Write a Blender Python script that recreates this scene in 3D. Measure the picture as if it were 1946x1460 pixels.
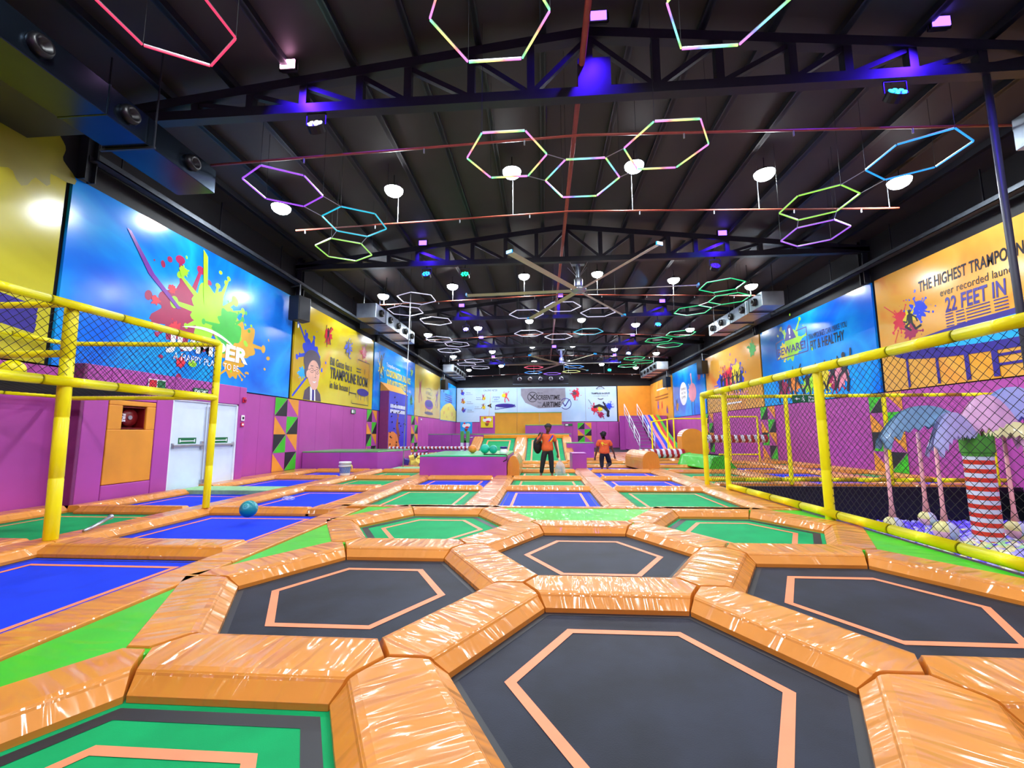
import bpy, bmesh, math, random
from math import pi, sin, cos, radians, sqrt, atan2
from mathutils import Vector, Matrix

for o in list(bpy.data.objects):
    bpy.data.objects.remove(o)
S = bpy.context.scene
COL = S.collection
W, H = 1946, 1460

# ------------------------------------------------------------------ camera
cam_d = bpy.data.cameras.new('camera')
cam_d.sensor_fit = 'HORIZONTAL'
cam_d.sensor_width = 36.0
cam_d.lens = 810.7 / W * 36.0
cam_d.clip_start = 0.05
cam_d.clip_end = 200
cam = bpy.data.objects.new('camera', cam_d)
COL.objects.link(cam)
_p, _y, _r = radians(6.613), radians(4.04), radians(-0.219)
_F = Vector((-sin(_y) * cos(_p), cos(_y) * cos(_p), sin(_p)))
_R0 = Vector((cos(_y), sin(_y), 0))
_U0 = _R0.cross(_F)
_R = cos(_r) * _R0 + sin(_r) * _U0
_U = -sin(_r) * _R0 + cos(_r) * _U0
cam.matrix_world = Matrix(((_R.x, _U.x, -_F.x, 0), (_R.y, _U.y, -_F.y, 0), (_R.z, _U.z, -_F.z, 1.5), (0, 0, 0, 1)))
S.camera = cam

# ------------------------------------------------------------------ world, view
wd = bpy.data.worlds.new('world')
S.world = wd
wd.use_nodes = True
wd.node_tree.nodes['Background'].inputs[0].default_value = (0.05, 0.06, 0.1, 1)
wd.node_tree.nodes['Background'].inputs[1].default_value = 0.3
S.view_settings.view_transform = 'Standard'
S.view_settings.look = 'None'
S.view_settings.gamma = 1.0
S.view_settings.exposure = 0.2
S.view_settings.use_curve_mapping = False

LAMP_W = 560.0       # power of one ceiling lamp
# the hall: X from XL to XR, far wall at YF, roof ridge above X = 1
XL, XR, YF, YB = -9.8, 12.0, 48.0, -6.0
MB, MT = 2.9, 6.9    # mural band on the long walls
TR_Y = [7.8, 15.9, 24.0, 32.0, 40.0]
def roof_z(x):
    return 9.78 - 0.115 * abs(x - 1.0)

# ------------------------------------------------------------------ colour + materials
def lin(h):
    if isinstance(h, str):
        h = h.lstrip('#'); c = [int(h[i:i + 2], 16) / 255 for i in (0, 2, 4)]
    else:
        c = [v / 255 for v in h]
    return tuple(v / 12.92 if v <= .04045 else ((v + .055) / 1.055) ** 2.4 for v in c) + (1,)

def newmat(name):
    m = bpy.data.materials.new(name); m.use_nodes = True
    nt = m.node_tree
    b = nt.nodes['Principled BSDF']
    return m, nt, b

def noise(nt, scale, detail=3, coord='Object', mscale=(1, 1, 1), rough=.5):
    tc = nt.nodes.new('ShaderNodeTexCoord'); mp = nt.nodes.new('ShaderNodeMapping')
    mp.inputs['Scale'].default_value = mscale
    n = nt.nodes.new('ShaderNodeTexNoise')
    n.inputs['Scale'].default_value = scale; n.inputs['Detail'].default_value = detail
    n.inputs['Roughness'].default_value = rough
    nt.links.new(tc.outputs[coord], mp.inputs['Vector']); nt.links.new(mp.outputs[0], n.inputs['Vector'])
    return n

def bump(nt, b, src, strength, dist=.02):
    bn = nt.nodes.new('ShaderNodeBump')
    bn.inputs['Strength'].default_value = strength; bn.inputs['Distance'].default_value = dist
    nt.links.new(src, bn.inputs['Height']); nt.links.new(bn.outputs[0], b.inputs['Normal'])

def ramp(nt, src, stops):
    r = nt.nodes.new('ShaderNodeValToRGB')
    e = r.color_ramp.elements
    while len(e) < len(stops): e.new(.5)
    for i, (p, c) in enumerate(stops):
        e[i].position = p; e[i].color = lin(c)
    nt.links.new(src, r.inputs[0])
    return r.outputs[0]

def plain(name, c, rough=.5, metal=0, coat=0, var=0.06, scale=6, bmp=0, bscale=40, spec=.5):
    m, nt, b = newmat(name)
    L = lin(c)
    b.inputs['Roughness'].default_value = rough; b.inputs['Metallic'].default_value = metal
    b.inputs['Coat Weight'].default_value = coat; b.inputs['Coat Roughness'].default_value = .12
    b.inputs['Specular IOR Level'].default_value = spec
    if var:
        n = noise(nt, scale)
        r = nt.nodes.new('ShaderNodeValToRGB'); e = r.color_ramp.elements
        e[0].position = .3; e[1].position = .7
        e[0].color = tuple(v * (1 - var) for v in L[:3]) + (1,)
        e[1].color = tuple(min(1, v * (1 + var)) for v in L[:3]) + (1,)
        nt.links.new(n.outputs[0], r.inputs[0]); nt.links.new(r.outputs[0], b.inputs['Base Color'])
    else:
        b.inputs['Base Color'].default_value = L
    if bmp:
        n2 = noise(nt, bscale, 4)
        bump(nt, b, n2.outputs[0], bmp, .01)
    return m

def vinyl(name, c, wr=.6, rough=.3, coat=.35, mscale=(5.5, .8, .8), scale=2.2):
    """padded vinyl: wrinkles run across the pad, fine leather grain"""
    m, nt, b = newmat(name)
    L = lin(c)
    n = noise(nt, 1.6, 2)
    r = nt.nodes.new('ShaderNodeValToRGB'); e = r.color_ramp.elements
    e[0].position = .25; e[1].position = .75
    e[0].color = tuple(v * .88 for v in L[:3]) + (1,); e[1].color = tuple(min(1, v * 1.08) for v in L[:3]) + (1,)
    nt.links.new(n.outputs[0], r.inputs[0]); nt.links.new(r.outputs[0], b.inputs['Base Color'])
    b.inputs['Roughness'].default_value = rough
    b.inputs['Coat Weight'].default_value = coat; b.inputs['Coat Roughness'].default_value = .13
    b.inputs['Specular IOR Level'].default_value = .35
    w = noise(nt, scale, 1.0, mscale=mscale, rough=.4); w.inputs['Distortion'].default_value = .5
    msk = noise(nt, .9, 1)
    mm = nt.nodes.new('ShaderNodeMath'); mm.operation = 'MULTIPLY'
    nt.links.new(w.outputs[0], mm.inputs[0]); nt.links.new(msk.outputs[0], mm.inputs[1])
    bump(nt, b, mm.outputs[0], wr * .28, .06)
    bn = nt.nodes.new('ShaderNodeBump'); bn.inputs['Strength'].default_value = wr; bn.inputs['Distance'].default_value = .13
    nt.links.new(mm.outputs[0], bn.inputs['Height']); nt.links.new(bn.outputs[0], b.inputs['Coat Normal'])
    return m

def glow(name, c, s):
    m, nt, b = newmat(name)
    b.inputs['Base Color'].default_value = (.02, .02, .02, 1)
    b.inputs['Emission Color'].default_value = lin(c); b.inputs['Emission Strength'].default_value = s
    m.cycles.emission_sampling = 'NONE'
    return m

def rainbow(name, s, off):
    m, nt, b = newmat(name)
    tc = nt.nodes.new('ShaderNodeTexCoord'); sp = nt.nodes.new('ShaderNodeSeparateXYZ')
    nt.links.new(tc.outputs['Object'], sp.inputs[0])
    ma = nt.nodes.new('ShaderNodeMath'); ma.operation = 'MULTIPLY_ADD'
    ma.inputs[1].default_value = .72; ma.inputs[2].default_value = off + 3
    nt.links.new(sp.outputs[0], ma.inputs[0])
    fr = nt.nodes.new('ShaderNodeMath'); fr.operation = 'FRACT'; nt.links.new(ma.outputs[0], fr.inputs[0])
    hs = nt.nodes.new('ShaderNodeCombineColor'); hs.mode = 'HSV'
    hs.inputs[1].default_value = .8; hs.inputs[2].default_value = 1
    nt.links.new(fr.outputs[0], hs.inputs[0])
    b.inputs['Base Color'].default_value = (.02, .02, .02, 1)
    nt.links.new(hs.outputs[0], b.inputs['Emission Color']); b.inputs['Emission Strength'].default_value = s
    m.cycles.emission_sampling = 'NONE'
    return m

def mottled(name, stops, scale=.35, rough=.17, coord='Object', detail=4, dist=.6):
    """printed mural background: soft clouds of colour"""
    m, nt, b = newmat(name)
    n = noise(nt, scale, detail, coord)
    n.inputs['Distortion'].default_value = dist
    c = ramp(nt, n.outputs[0], stops)
    nt.links.new(c, b.inputs['Base Color'])
    b.inputs['Roughness'].default_value = rough
    w = noise(nt, .8, 2)
    bump(nt, b, w.outputs[0], .12, .05)
    return m

ORANGE = vinyl('orange_vinyl', '#DA8A2C', wr=1.0, rough=.5, coat=.85, mscale=(3.4, .7, .7), scale=2.4)
ORANGE_S = vinyl('orange_vinyl_smooth', '#E8991F', wr=.25)
LIME = vinyl('lime_vinyl', '#38C01C', wr=.6, rough=.5, coat=.3, mscale=(3, 1, 1))
PURPLE = vinyl('purple_vinyl', '#A646A6', wr=.3, rough=.42, coat=.1, mscale=(1, 1, 1), scale=1.2)
PURPLE_W = plain('purple_padded_wall', '#AE449E', rough=.5, var=.07, scale=1.2, bmp=.15, bscale=3)
ORANGE_W = plain('orange_padded_wall', '#E39525', rough=.5, var=.08, scale=1.5, bmp=.15, bscale=3)
GREEN_T = vinyl('green_pad_top', '#53A856', wr=.2, rough=.35)
GREEN_B = vinyl('bright_green_pad_top', '#2FCB7A', wr=.15, rough=.3, coat=.5)
BLUE_MAT = plain('blue_mat', '#0838DC', rough=.7, spec=.18, var=.1, scale=3, bmp=.1, bscale=150)
GREEN_MAT = plain('green_mat', '#009A58', rough=.7, spec=.18, var=.1, scale=3, bmp=.1, bscale=150)
BLACK_MAT = plain('black_mat', '#1C2130', rough=.6, spec=.25, var=.4, scale=2.6, bmp=.15, bscale=120)
TAPE = plain('orange_tape', '#FF8A5C', rough=.5, var=.05)
BLK = plain('black_stripe', '#10141E', rough=.5, var=.1)
STEEL_D = plain('dark_painted_steel', '#141722', rough=.45, var=.15, spec=.5)
ROOFM = plain('dark_roof_sheet', '#2E2927', rough=.55, var=.18, scale=1.2)
DARKWALL = plain('black_wall_paint', '#0E1016', rough=.7, var=.2)
FLOORM = plain('black_underfloor', '#101114', rough=.8)
CARPET = plain('pale_green_carpet', '#8FC58A', rough=.8, var=.12, scale=8, bmp=.2, bscale=90)
YELLOW = vinyl('yellow_foam_sleeve', '#FFF000', wr=.12, rough=.4, coat=.15)
NETM = plain('black_net_cord', '#14161A', rough=.7, var=0)
WHITE = plain('white_paint', '#E3ECF4', rough=.4, var=.03)
DOORW = plain('white_door_paint', '#D5E6F2', rough=.35, var=.05, scale=2)
METAL = plain('brushed_metal', '#B8BEC6', rough=.32, metal=.8, var=.08)
GALV = plain('galvanised_duct_metal', '#9FA9B4', rough=.28, metal=.85, var=.2, scale=2)
DUCTD = plain('dark_duct_metal', '#2E3A48', rough=.22, metal=.9, var=.3, scale=1)
TRAYM = plain('grey_tray_metal', '#4A5058', rough=.5, metal=.6, var=.2)
BLACKP = plain('black_plastic', '#0C0D10', rough=.4, var=.1)
REDPIPE = plain('red_brown_pipe_paint', '#A14A38', rough=.35, var=.1)
INK = plain('black_print', '#1A1622', rough=.35, var=0)
NAVY = plain('navy_print', '#2C1C86', rough=.3, var=.1)
WINE_SHADE = plain('wine_and_shaded_padding', '#7A2A66', rough=.5, var=.08)  # also the shaded tone of purple padding on the left wall block's end
P = {k: plain(k + '_print', v, rough=.28, var=.1, scale=2) for k, v in dict(
    red='#D8233C', crimson='#A01750', lime='#9BDD1E', green='#37B53A', yellow='#E4D126', gold='#DBA51E',
    orange='#EE8A2E', blue='#2343DC', sky='#1AA6F2', purple='#7322A0', pink='#E58CA0', white='#F2F4FA',
    skin='#E7AF9C', brown='#8A4B2B', olive='#8E8A12', grey='#8A8796', hair='#55485A').items()}

# ------------------------------------------------------------------ object helpers
def mesh_obj(name, verts, faces, m=None, parent=None, smooth=False, mats=None, fm=None):
    me = bpy.data.meshes.new(name)
    me.from_pydata([tuple(v) for v in verts], [], faces)
    me.validate(); me.update()
    o = bpy.data.objects.new(name, me); COL.objects.link(o)
    for mm in (mats or ([m] if m else [])): me.materials.append(mm)
    if fm:
        for p, i in zip(me.polygons, fm): p.material_index = i
    if smooth:
        for p in me.polygons: p.use_smooth = True
    if parent: o.parent = parent
    return o

def tag(o, label, cat, group=None):
    o['label'] = label; o['category'] = cat
    if group: o['group'] = group
    return o

def empty(name, loc=(0, 0, 0), rot=(0, 0, 0), label=None, cat=None, group=None):
    o = bpy.data.objects.new(name, None); COL.objects.link(o)
    o.location = loc; o.rotation_euler = rot; o.empty_display_size = .1
    if label: tag(o, label, cat, group)
    return o

def struct(o):
    o['kind'] = 'structure'; return o

def copy_tree(o, parent=None):
    c = o.copy(); COL.objects.link(c)
    if parent: c.parent = parent
    for ch in list(o.children): copy_tree(ch, c)
    return c

class G:
    """collects simple solids into one mesh"""
    def __init__(s): s.v = []; s.f = []; s.mi = []; s.m = 0
    def add(s, vs, fs):
        b = len(s.v); s.v += [tuple(v) for v in vs]; s.f += [tuple(i + b for i in f) for f in fs]; s.mi += [s.m] * len(fs)
    def box(s, x0, x1, y0, y1, z0, z1, M=None):
        vs = [Vector(p) for p in ((x0, y0, z0), (x1, y0, z0), (x1, y1, z0), (x0, y1, z0), (x0, y0, z1), (x1, y0, z1), (x1, y1, z1), (x0, y1, z1))]
        if M: vs = [M @ v for v in vs]
        s.add(vs, [(0, 3, 2, 1), (4, 5, 6, 7), (0, 1, 5, 4), (1, 2, 6, 5), (2, 3, 7, 6), (3, 0, 4, 7)])
    def bar(s, a, b, w, h=None, up=(0, 0, 1)):
        a, b = Vector(a), Vector(b); d = (b - a); L = d.length; d.normalize()
        u = Vector(up)
        if abs(d.dot(u)) > .99: u = Vector((0, 1, 0))
        r = d.cross(u).normalized(); u = r.cross(d)
        h = h or w
        vs = []
        for p in (a, b):
            for sx, sy in ((-1, -1), (1, -1), (1, 1), (-1, 1)): vs.append(p + r * w / 2 * sx + u * h / 2 * sy)
        s.add(vs, [(0, 1, 2, 3), (7, 6, 5, 4), (0, 4, 5, 1), (1, 5, 6, 2), (2, 6, 7, 3), (3, 7, 4, 0)])
    def tube(s, pts, r, n=8, caps=True):
        pts = [Vector(p) for p in pts]; rs = r if isinstance(r, (list, tuple)) else [r] * len(pts)
        rings = []; prev = None
        for i, p in enumerate(pts):
            d = (pts[min(i + 1, len(pts) - 1)] - pts[max(i - 1, 0)]).normalized()
            u = prev if prev is not None else (Vector((0, 0, 1)) if abs(d.z) < .9 else Vector((0, 1, 0)))
            x = d.cross(u).normalized(); u = x.cross(d).normalized(); prev = u
            rings.append([p + (x * cos(2 * pi * k / n) + u * sin(2 * pi * k / n)) * rs[i] for k in range(n)])
        vs = [v for R in rings for v in R]; fs = []
        for i in range(len(pts) - 1):
            for k in range(n):
                k2 = (k + 1) % n
                fs.append((i * n + k, i * n + k2, (i + 1) * n + k2, (i + 1) * n + k))
        if caps:
            fs.append(tuple(range(n))[::-1]); fs.append(tuple((len(pts) - 1) * n + k for k in range(n)))
        s.add(vs, fs)
    def lathe(s, prof, n=16, M=None):
        vs = []; fs = []
        for r, z in prof:
            for k in range(n):
                v = Vector((r * cos(2 * pi * k / n), r * sin(2 * pi * k / n), z)); vs.append(M @ v if M else v)
        for i in range(len(prof) - 1):
            for k in range(n):
                k2 = (k + 1) % n; fs.append((i * n + k, i * n + k2, (i + 1) * n + k2, (i + 1) * n + k))
        s.add(vs, fs)
    def sphere(s, c, r, n=12, m=8, sc=(1, 1, 1)):
        prof = [(max(1e-4, sin(pi * i / m)) * r, -cos(pi * i / m) * r) for i in range(m + 1)]
        s.lathe(prof, n, Matrix.Translation(c) @ Matrix.Diagonal((sc[0], sc[1], sc[2], 1)))
    def prism(s, poly, z0, z1, M=None):
        n = len(poly); vs = [Vector((x, y, z0)) for x, y in poly] + [Vector((x, y, z1)) for x, y in poly]
        if M: vs = [M @ v for v in vs]
        s.add(vs, [tuple(range(n))[::-1], tuple(range(n, 2 * n))] + [(i, (i + 1) % n, n + (i + 1) % n, n + i) for i in range(n)])
    def flat(s, poly, z):
        s.fz = getattr(s, 'fz', 0) + 2e-5; z += s.fz
        s.add([(x, y, z) for x, y in poly], [tuple(range(len(poly)))])
    def disc(s, cx, cy, rx, ry, z, n=20, rot=0):
        s.flat([(cx + rx * cos(2 * pi * k / n) * cos(rot) - ry * sin(2 * pi * k / n) * sin(rot), cy + rx * cos(2 * pi * k / n) * sin(rot) + ry * sin(2 * pi * k / n) * cos(rot)) for k in range(n)], z)
    def line(s, pts, w, z):
        """flat poly-line on a plane"""
        for (ax, ay), (bx, by) in zip(pts, pts[1:]):
            dx, dy = bx - ax, by - ay; L = math.hypot(dx, dy) or 1; nx, ny = -dy / L * w / 2, dx / L * w / 2
            s.flat([(ax - nx, ay - ny), (bx - nx, by - ny), (bx + nx, by + ny), (ax + nx, ay + ny)], z)
    def build(s, name, m=None, parent=None, smooth=False, mats=None, bevel=0, seg=2):
        o = mesh_obj(name, s.v, s.f, m, parent, smooth, mats, s.mi if mats else None)
        if bevel:
            b = o.modifiers.new('bevel', 'BEVEL'); b.width = bevel; b.segments = seg; b.limit_method = 'ANGLE'; b.angle_limit = radians(25)
        return o

def boxobj(name, dims, m, parent=None, bevel=0, seg=2):
    g = G(); g.box(*dims); return g.build(name, m, parent, bevel=bevel, seg=seg)

def text(name, body, size, M, m, parent=None, bold=0, shear=0, xs=1, align='CENTER', depth=.004):
    """letters as real mesh; M places the text's local plane"""
    cu = bpy.data.curves.new(name, 'FONT'); cu.body = body; cu.size = size; cu.offset = bold; cu.shear = shear
    cu.align_x = align; cu.extrude = depth; cu.resolution_u = 3; cu.align_y = 'BOTTOM_BASELINE'; cu.space_character = 1.02
    t = bpy.data.objects.new(name + '_tmp', cu); COL.objects.link(t)
    bpy.context.view_layer.update()
    me = bpy.data.meshes.new_from_object(t.evaluated_get(bpy.context.evaluated_depsgraph_get()))
    bpy.data.objects.remove(t); bpy.data.curves.remove(cu)
    me.name = name; me.transform(M @ Matrix.Diagonal((xs, 1, 1, 1)))
    me.materials.clear(); me.materials.append(m)
    o = bpy.data.objects.new(name, me); COL.objects.link(o)
    if parent: o.parent = parent
    return o
def T(x, y, z=0, r=0): return Matrix.Translation((x, y, z)) @ Matrix.Rotation(r, 4, 'Z')

def offset_poly(poly, ins):
    """inset every edge i (from vertex i to i+1, CCW) by ins[i]"""
    n = len(poly); out = []
    lines = []
    for i in range(n):
        a = Vector(poly[i]); b = Vector(poly[(i + 1) % n]); d = (b - a).normalized(); nrm = Vector((-d.y, d.x))
        lines.append((a + nrm * ins[i], d))
    for i in range(n):
        p, d = lines[i - 1]; q, e = lines[i]
        den = d.x * e.y - d.y * e.x
        if abs(den) < 1e-6: out.append((q.x, q.y)); continue
        t = ((q.x - p.x) * e.y - (q.y - p.y) * e.x) / den
        v = p + d * t; out.append((v.x, v.y))
    return out

PZ = .128
def pad(poly, ins, label, group, m=None, ang=0, z0=.0, z1=PZ, name='frame_pad', cat='trampoline pad'):
    """padded cover: bottom outline poly (CCW, world XY), per-edge bevel insets; local x runs at angle ang"""
    cx = sum(p[0] for p in poly) / len(poly); cy = sum(p[1] for p in poly) / len(poly)
    c, s = cos(-ang), sin(-ang)
    loc = [((x - cx) * c - (y - cy) * s, (x - cx) * s + (y - cy) * c) for x, y in poly]
    n = len(loc)
    dz = z1 - z0
    rings = [(z0, 0), (z0 + dz * .3, 0), (z1 - dz * .2, .84), (z1 - dz * .1, .93), (z1 - .012, .96), (z1 - .004, 1.06), (z1 + .004, 1.45)]
    vs = []; fs = []
    for z, k in rings:
        for x, y in offset_poly(loc, [i * k + (.004 if k > 1 else 0) * 0 for i in ins]): vs.append((x, y, z))
    for r in range(len(rings) - 1):
        for i in range(n):
            j = (i + 1) % n; fs.append((r * n + i, r * n + j, (r + 1) * n + j, (r + 1) * n + i))
    fs.append(tuple((len(rings) - 1) * n + i for i in range(n))); fs.append(tuple(range(n))[::-1])
    o = mesh_obj(name, vs, fs, m or ORANGE)
    o.location = (cx, cy, 0); o.rotation_euler = (0, 0, ang)
    b = o.modifiers.new('bevel', 'BEVEL'); b.width = .012; b.segments = 2; b.limit_method = 'ANGLE'; b.angle_limit = radians(14)
    for p in o.data.polygons: p.use_smooth = False
    tag(o, label, cat, group)
    return o
# ================================================================== THE SETTING
def wall_panel(name, pts, faces, m): return struct(mesh_obj(name, pts, faces, m))
g = G()   # floor slab with the ball-pit hole (X 4.7..12, Y 1..11.85)
for a in ((XL - .3, XR + .3, 11.85, YF + .3), (XL - .3, 4.72, YB, 11.85), (4.72, XR + .3, YB, 1.0)): g.box(a[0], a[1], a[2], a[3], -.14, -.1)
struct(g.build('floor', FLOORM))
struct(boxobj('floor_pit', (4.72, XR + .2, 1.0, 11.85, -1.3, -1.2), FLOORM))
g = G(); g.box(4.6, 4.72, 1.0, 11.9, -1.2, .1); g.box(4.6, XR, 11.8, 11.92, -1.2, .1); g.box(4.6, XR, .9, 1.0, -1.2, .1)
struct(g.build('trim_1', BLACKP))

# long walls: purple padding below, black wall above, (murals are hung on it)
def long_wall(name, x, out):
    g = G(); x1 = x + out * .25; a, b = sorted((x, x1))
    g.box(a, b, YB, YF, -.1, 8.7)
    return struct(g.build(name, DARKWALL))
long_wall('wall_left', XL - .06, -1); long_wall('wall_right', XR + .06, 1)
struct(boxobj('wall_far', (XL - .3, XR + .3, YF + .06, YF + .3, -.1, 10), DARKWALL))
struct(boxobj('wall_back', (XL - .3, XR + .3, YB - .3, YB, -.1, 10), PURPLE_W))
# padding sheets, split with thin seams every 1.2 m
def padding(name, side, y0, y1, z0=.0, z1=MB - .03, step=1.25):
    g = G(); x = XL if side == 'left' else XR; n = max(1, round((y1 - y0) / step)); w = (y1 - y0) / n
    for i in range(n):
        ya, yb = y0 + i * w + .003, y0 + (i + 1) * w - .003
        if side == 'left': g.box(x - .06, x, ya, yb, z0, z1)
        else: g.box(x, x + .06, ya, yb, z0, z1)
    return struct(g.build(name, PURPLE_W, bevel=.008))
padding('trim_2', 'left', YB, 8.05); padding('trim_3', 'left', 12.92, YF)
padding('trim_4', 'right', YB, YF)
g = G()
for i in range(14):
    x0 = XL + i * (XR - 3.4 - XL) / 14; g.box(x0 + .006, x0 + (XR - 3.4 - XL) / 14 - .006, YF, YF + .06, -.1, 2.75)
struct(g.build('trim_5', PURPLE_W, bevel=.012))

# roof: two slopes, corrugated sheets as wide strips, seen from below
g = G(); xs = [XL - .3, 1.0, XR + .3]
for a, b in ((xs[0], xs[1]), (xs[1], xs[2])):
    n = 9
    for i in range(n):
        xa, xb = a + (b - a) * i / n, a + (b - a) * (i + 1) / n
        za, zb = roof_z(xa), roof_z(xb)
        g.add([(xa, YB - .3, za), (xb, YB - .3, zb), (xb, YF + .3, zb), (xa, YF + .3, za), (xa, YB - .3, za + .08), (xb, YB - .3, zb + .08), (xb, YF + .3, zb + .08), (xa, YF + .3, za + .08)],
              [(0, 1, 2, 3), (7, 6, 5, 4), (0, 4, 5, 1), (3, 2, 6, 7)])
struct(g.build('ceiling', ROOFM))
# joint lines across the roof sheets
j0 = None
for k, x in enumerate([-9.0, -7.8, -6.4, -5.1, -3.8, -2.5, -1.2, .1, 1.9, 3.2, 4.5, 5.8, 7.1, 8.4, 9.7, 11.0]):
    z = roof_z(x)
    if j0 is None:
        g = G(); g.box(-.035, .035, YB, YF, -.19, 0); g.box(-.07, .07, YB, YF, -.19, -.17)
        j0 = g.build('roof_purlin', STEEL_D); o = j0
    else:
        o = j0.copy(); COL.objects.link(o)
    o.location = (x, 0, z)
    tag(o, 'thin dark steel purlin running the length of the hall under the roof', 'roof purlin', 'roof purlins')

# trusses
VX = [-8.4, -7.2, -6.0, -4.85, -3.65, -2.65, -1.35, -.15, 1.0, 2.3, 3.5, 4.85, 5.85, 7.0, 8.2, 9.4, 10.6]
ordn = ['nearest', 'second', 'third', 'fourth', 'fifth']
def truss(y, i):
    t = empty('roof_truss', (1.0, y, 8.12), label='%s dark steel roof truss across the hall, counting from the camera' % ordn[i], cat='roof truss', group='roof trusses')
    def part(nm, a, b, w, h):
        g = G(); g.bar(Vector(a) - Vector((1, 0, 8.12)), Vector(b) - Vector((1, 0, 8.12)), w, h); return g.build(nm, STEEL_D, t)
    top = lambda x: roof_z(x) - .34
    part('bottom_chord', (XL, 0, 8.14), (XR, 0, 8.14), .2, .2)
    part('top_chord', (XL, 0, top(XL)), (1, 0, top(1)), .2, .2); part('top_chord', (1, 0, top(1)), (XR, 0, top(XR)), .2, .2)
    for x in VX:
        if top(x) - 8.2 > .12: part('vertical_post', (x, 0, 8.2), (x, 0, top(x) - .06), .15, .15)
    for k in range(len(VX) - 1):
        a, b = VX[k], VX[k + 1]
        if b <= -.1: q = ((a, 0, top(a) - .08), (b, 0, 8.2))
        elif b <= 1.01: q = ((a, 0, 8.2), (b, 0, top(b) - .08))
        elif a < 1.1: q = ((a, 0, top(a) - .08), (b, 0, 8.2))
        else: q = ((a, 0, 8.2), (b, 0, top(b) - .08))
        if abs(q[0][2] - q[1][2]) > .15: part('diagonal_brace', q[0], q[1], .1, .1)
    if i == 0:
        g = G(); g.box(-.22, .42, -.08, .06, .0, .75); g.build('ridge_bracket', STEEL_D, t)
    return t
for i, y in enumerate(TR_Y): truss(y, i)
# thin chord beam seen just past every truss, with conduit
# columns at the wall, above the mural band
for i, y in enumerate(TR_Y):
    for sd, x in (('left', XL + .12), ('right', XR - .12)):
        g = G()
        g.box(-.1, .1, -.11, -.09, 6.9, 8.7); g.box(-.1, .1, .09, .11, 6.9, 8.7); g.box(-.01, .01, -.09, .09, 6.9, 8.7)
        o = g.build('wall_column', STEEL_D); o.location = (x, y + .1, 0)
        tag(o, 'dark steel column on the %s wall at the %s roof truss' % (sd, ordn[i]), 'column', 'wall columns')
# cable trays / ledges above the murals
for sd, x in (('left', XL + .25), ('right', XR - .3)):
    e = empty('cable_tray', (x, 0, 7.35), label='long grey metal tray running above the murals of the %s wall' % sd, cat='cable tray')
    g = G(); g.box(-.12, .12, 7.9, YF, 0, .02); g.box(-.12, -.1, 7.9, YF, 0, .14); g.box(.1, .12, 7.9, YF, 0, .14); g.build('tray', TRAYM, e)
    for k in range(14):
        g = G(); g.bar((0, 8.5 + k * 3, .1), (0, 8.5 + k * 3, 1.1), .03); g.build('hanger_rod', STEEL_D, e)
# ================================================================== TRAMPOLINES
HS = 2.736                     # spacing of the hexagons
HA = HS / sqrt(3)              # side of one honeycomb cell
HC = {'A': (.598, 2.767), 'B': (-1.771, 4.135), 'C': (.598, 5.503), 'D': (2.967, 4.135), 'E': (-1.771, 6.871), 'F': (2.967, 6.871), 'G': (-1.771, 1.399), 'H': (2.967, 1.399)}
HN = {'A': 'nearest black hexagonal trampoline in the foreground', 'B': 'black hexagonal trampoline left of the nearest one', 'C': 'black hexagonal trampoline directly behind the nearest one',
      'D': 'black hexagonal trampoline on the right beside the ball pit fence', 'E': 'green hexagonal trampoline left of the far black hexagon', 'F': 'green hexagonal trampoline right of the far black hexagon',
      'G': 'green hexagonal trampoline in the bottom left corner', 'H': 'black hexagonal trampoline past the bottom right corner of the view'}
HSH = {'A': 'nearest black hexagon', 'B': 'left black hexagon', 'C': 'far black hexagon', 'D': 'right black hexagon', 'E': 'far left green hexagon', 'F': 'far right green hexagon', 'G': 'bottom left green hexagon', 'H': 'bottom right hexagon'}
def hexpts(r, c=(0, 0)): return [(c[0] + r * cos(radians(60 * k)), c[1] + r * sin(radians(60 * k))) for k in range(6)]
def ring_mesh(g, outer, inner, z):
    n = len(outer)
    for i in range(n):
        j = (i + 1) % n; g.flat([outer[i], outer[j], inner[j], inner[i]], z)
for k, (cx, cy) in HC.items():
    black = k in 'ABCDH'
    t = empty('trampoline', (cx, cy, -.1), label=HN[k] + '', cat='trampoline', group='hexagonal trampolines')
    g = G(); g.prism(hexpts(1.34), .075, .1); g.build('mat', BLACK_MAT if black else GREEN_MAT, t)
    s = .848 if black else .823
    g = G(); ring_mesh(g, hexpts(s), hexpts(s - .075), .103); g.build('tape_hexagon', TAPE, t)
    if black:
        g = G(); ring_mesh(g, hexpts(1.3), hexpts(1.13), .102); g.build('hem', BLK, t)
    else:
        g = G(); ring_mesh(g, hexpts(1.14), hexpts(1.03), .102); g.build('black_border', BLK, t)
    g = G()
    for i in range(6):
        a, b = hexpts(1.38)[i], hexpts(1.38)[(i + 1) % 6]; g.bar((a[0], a[1], .04), (b[0], b[1], .04), .06, .06)
    g.build('frame', STEEL_D, t)
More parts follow.
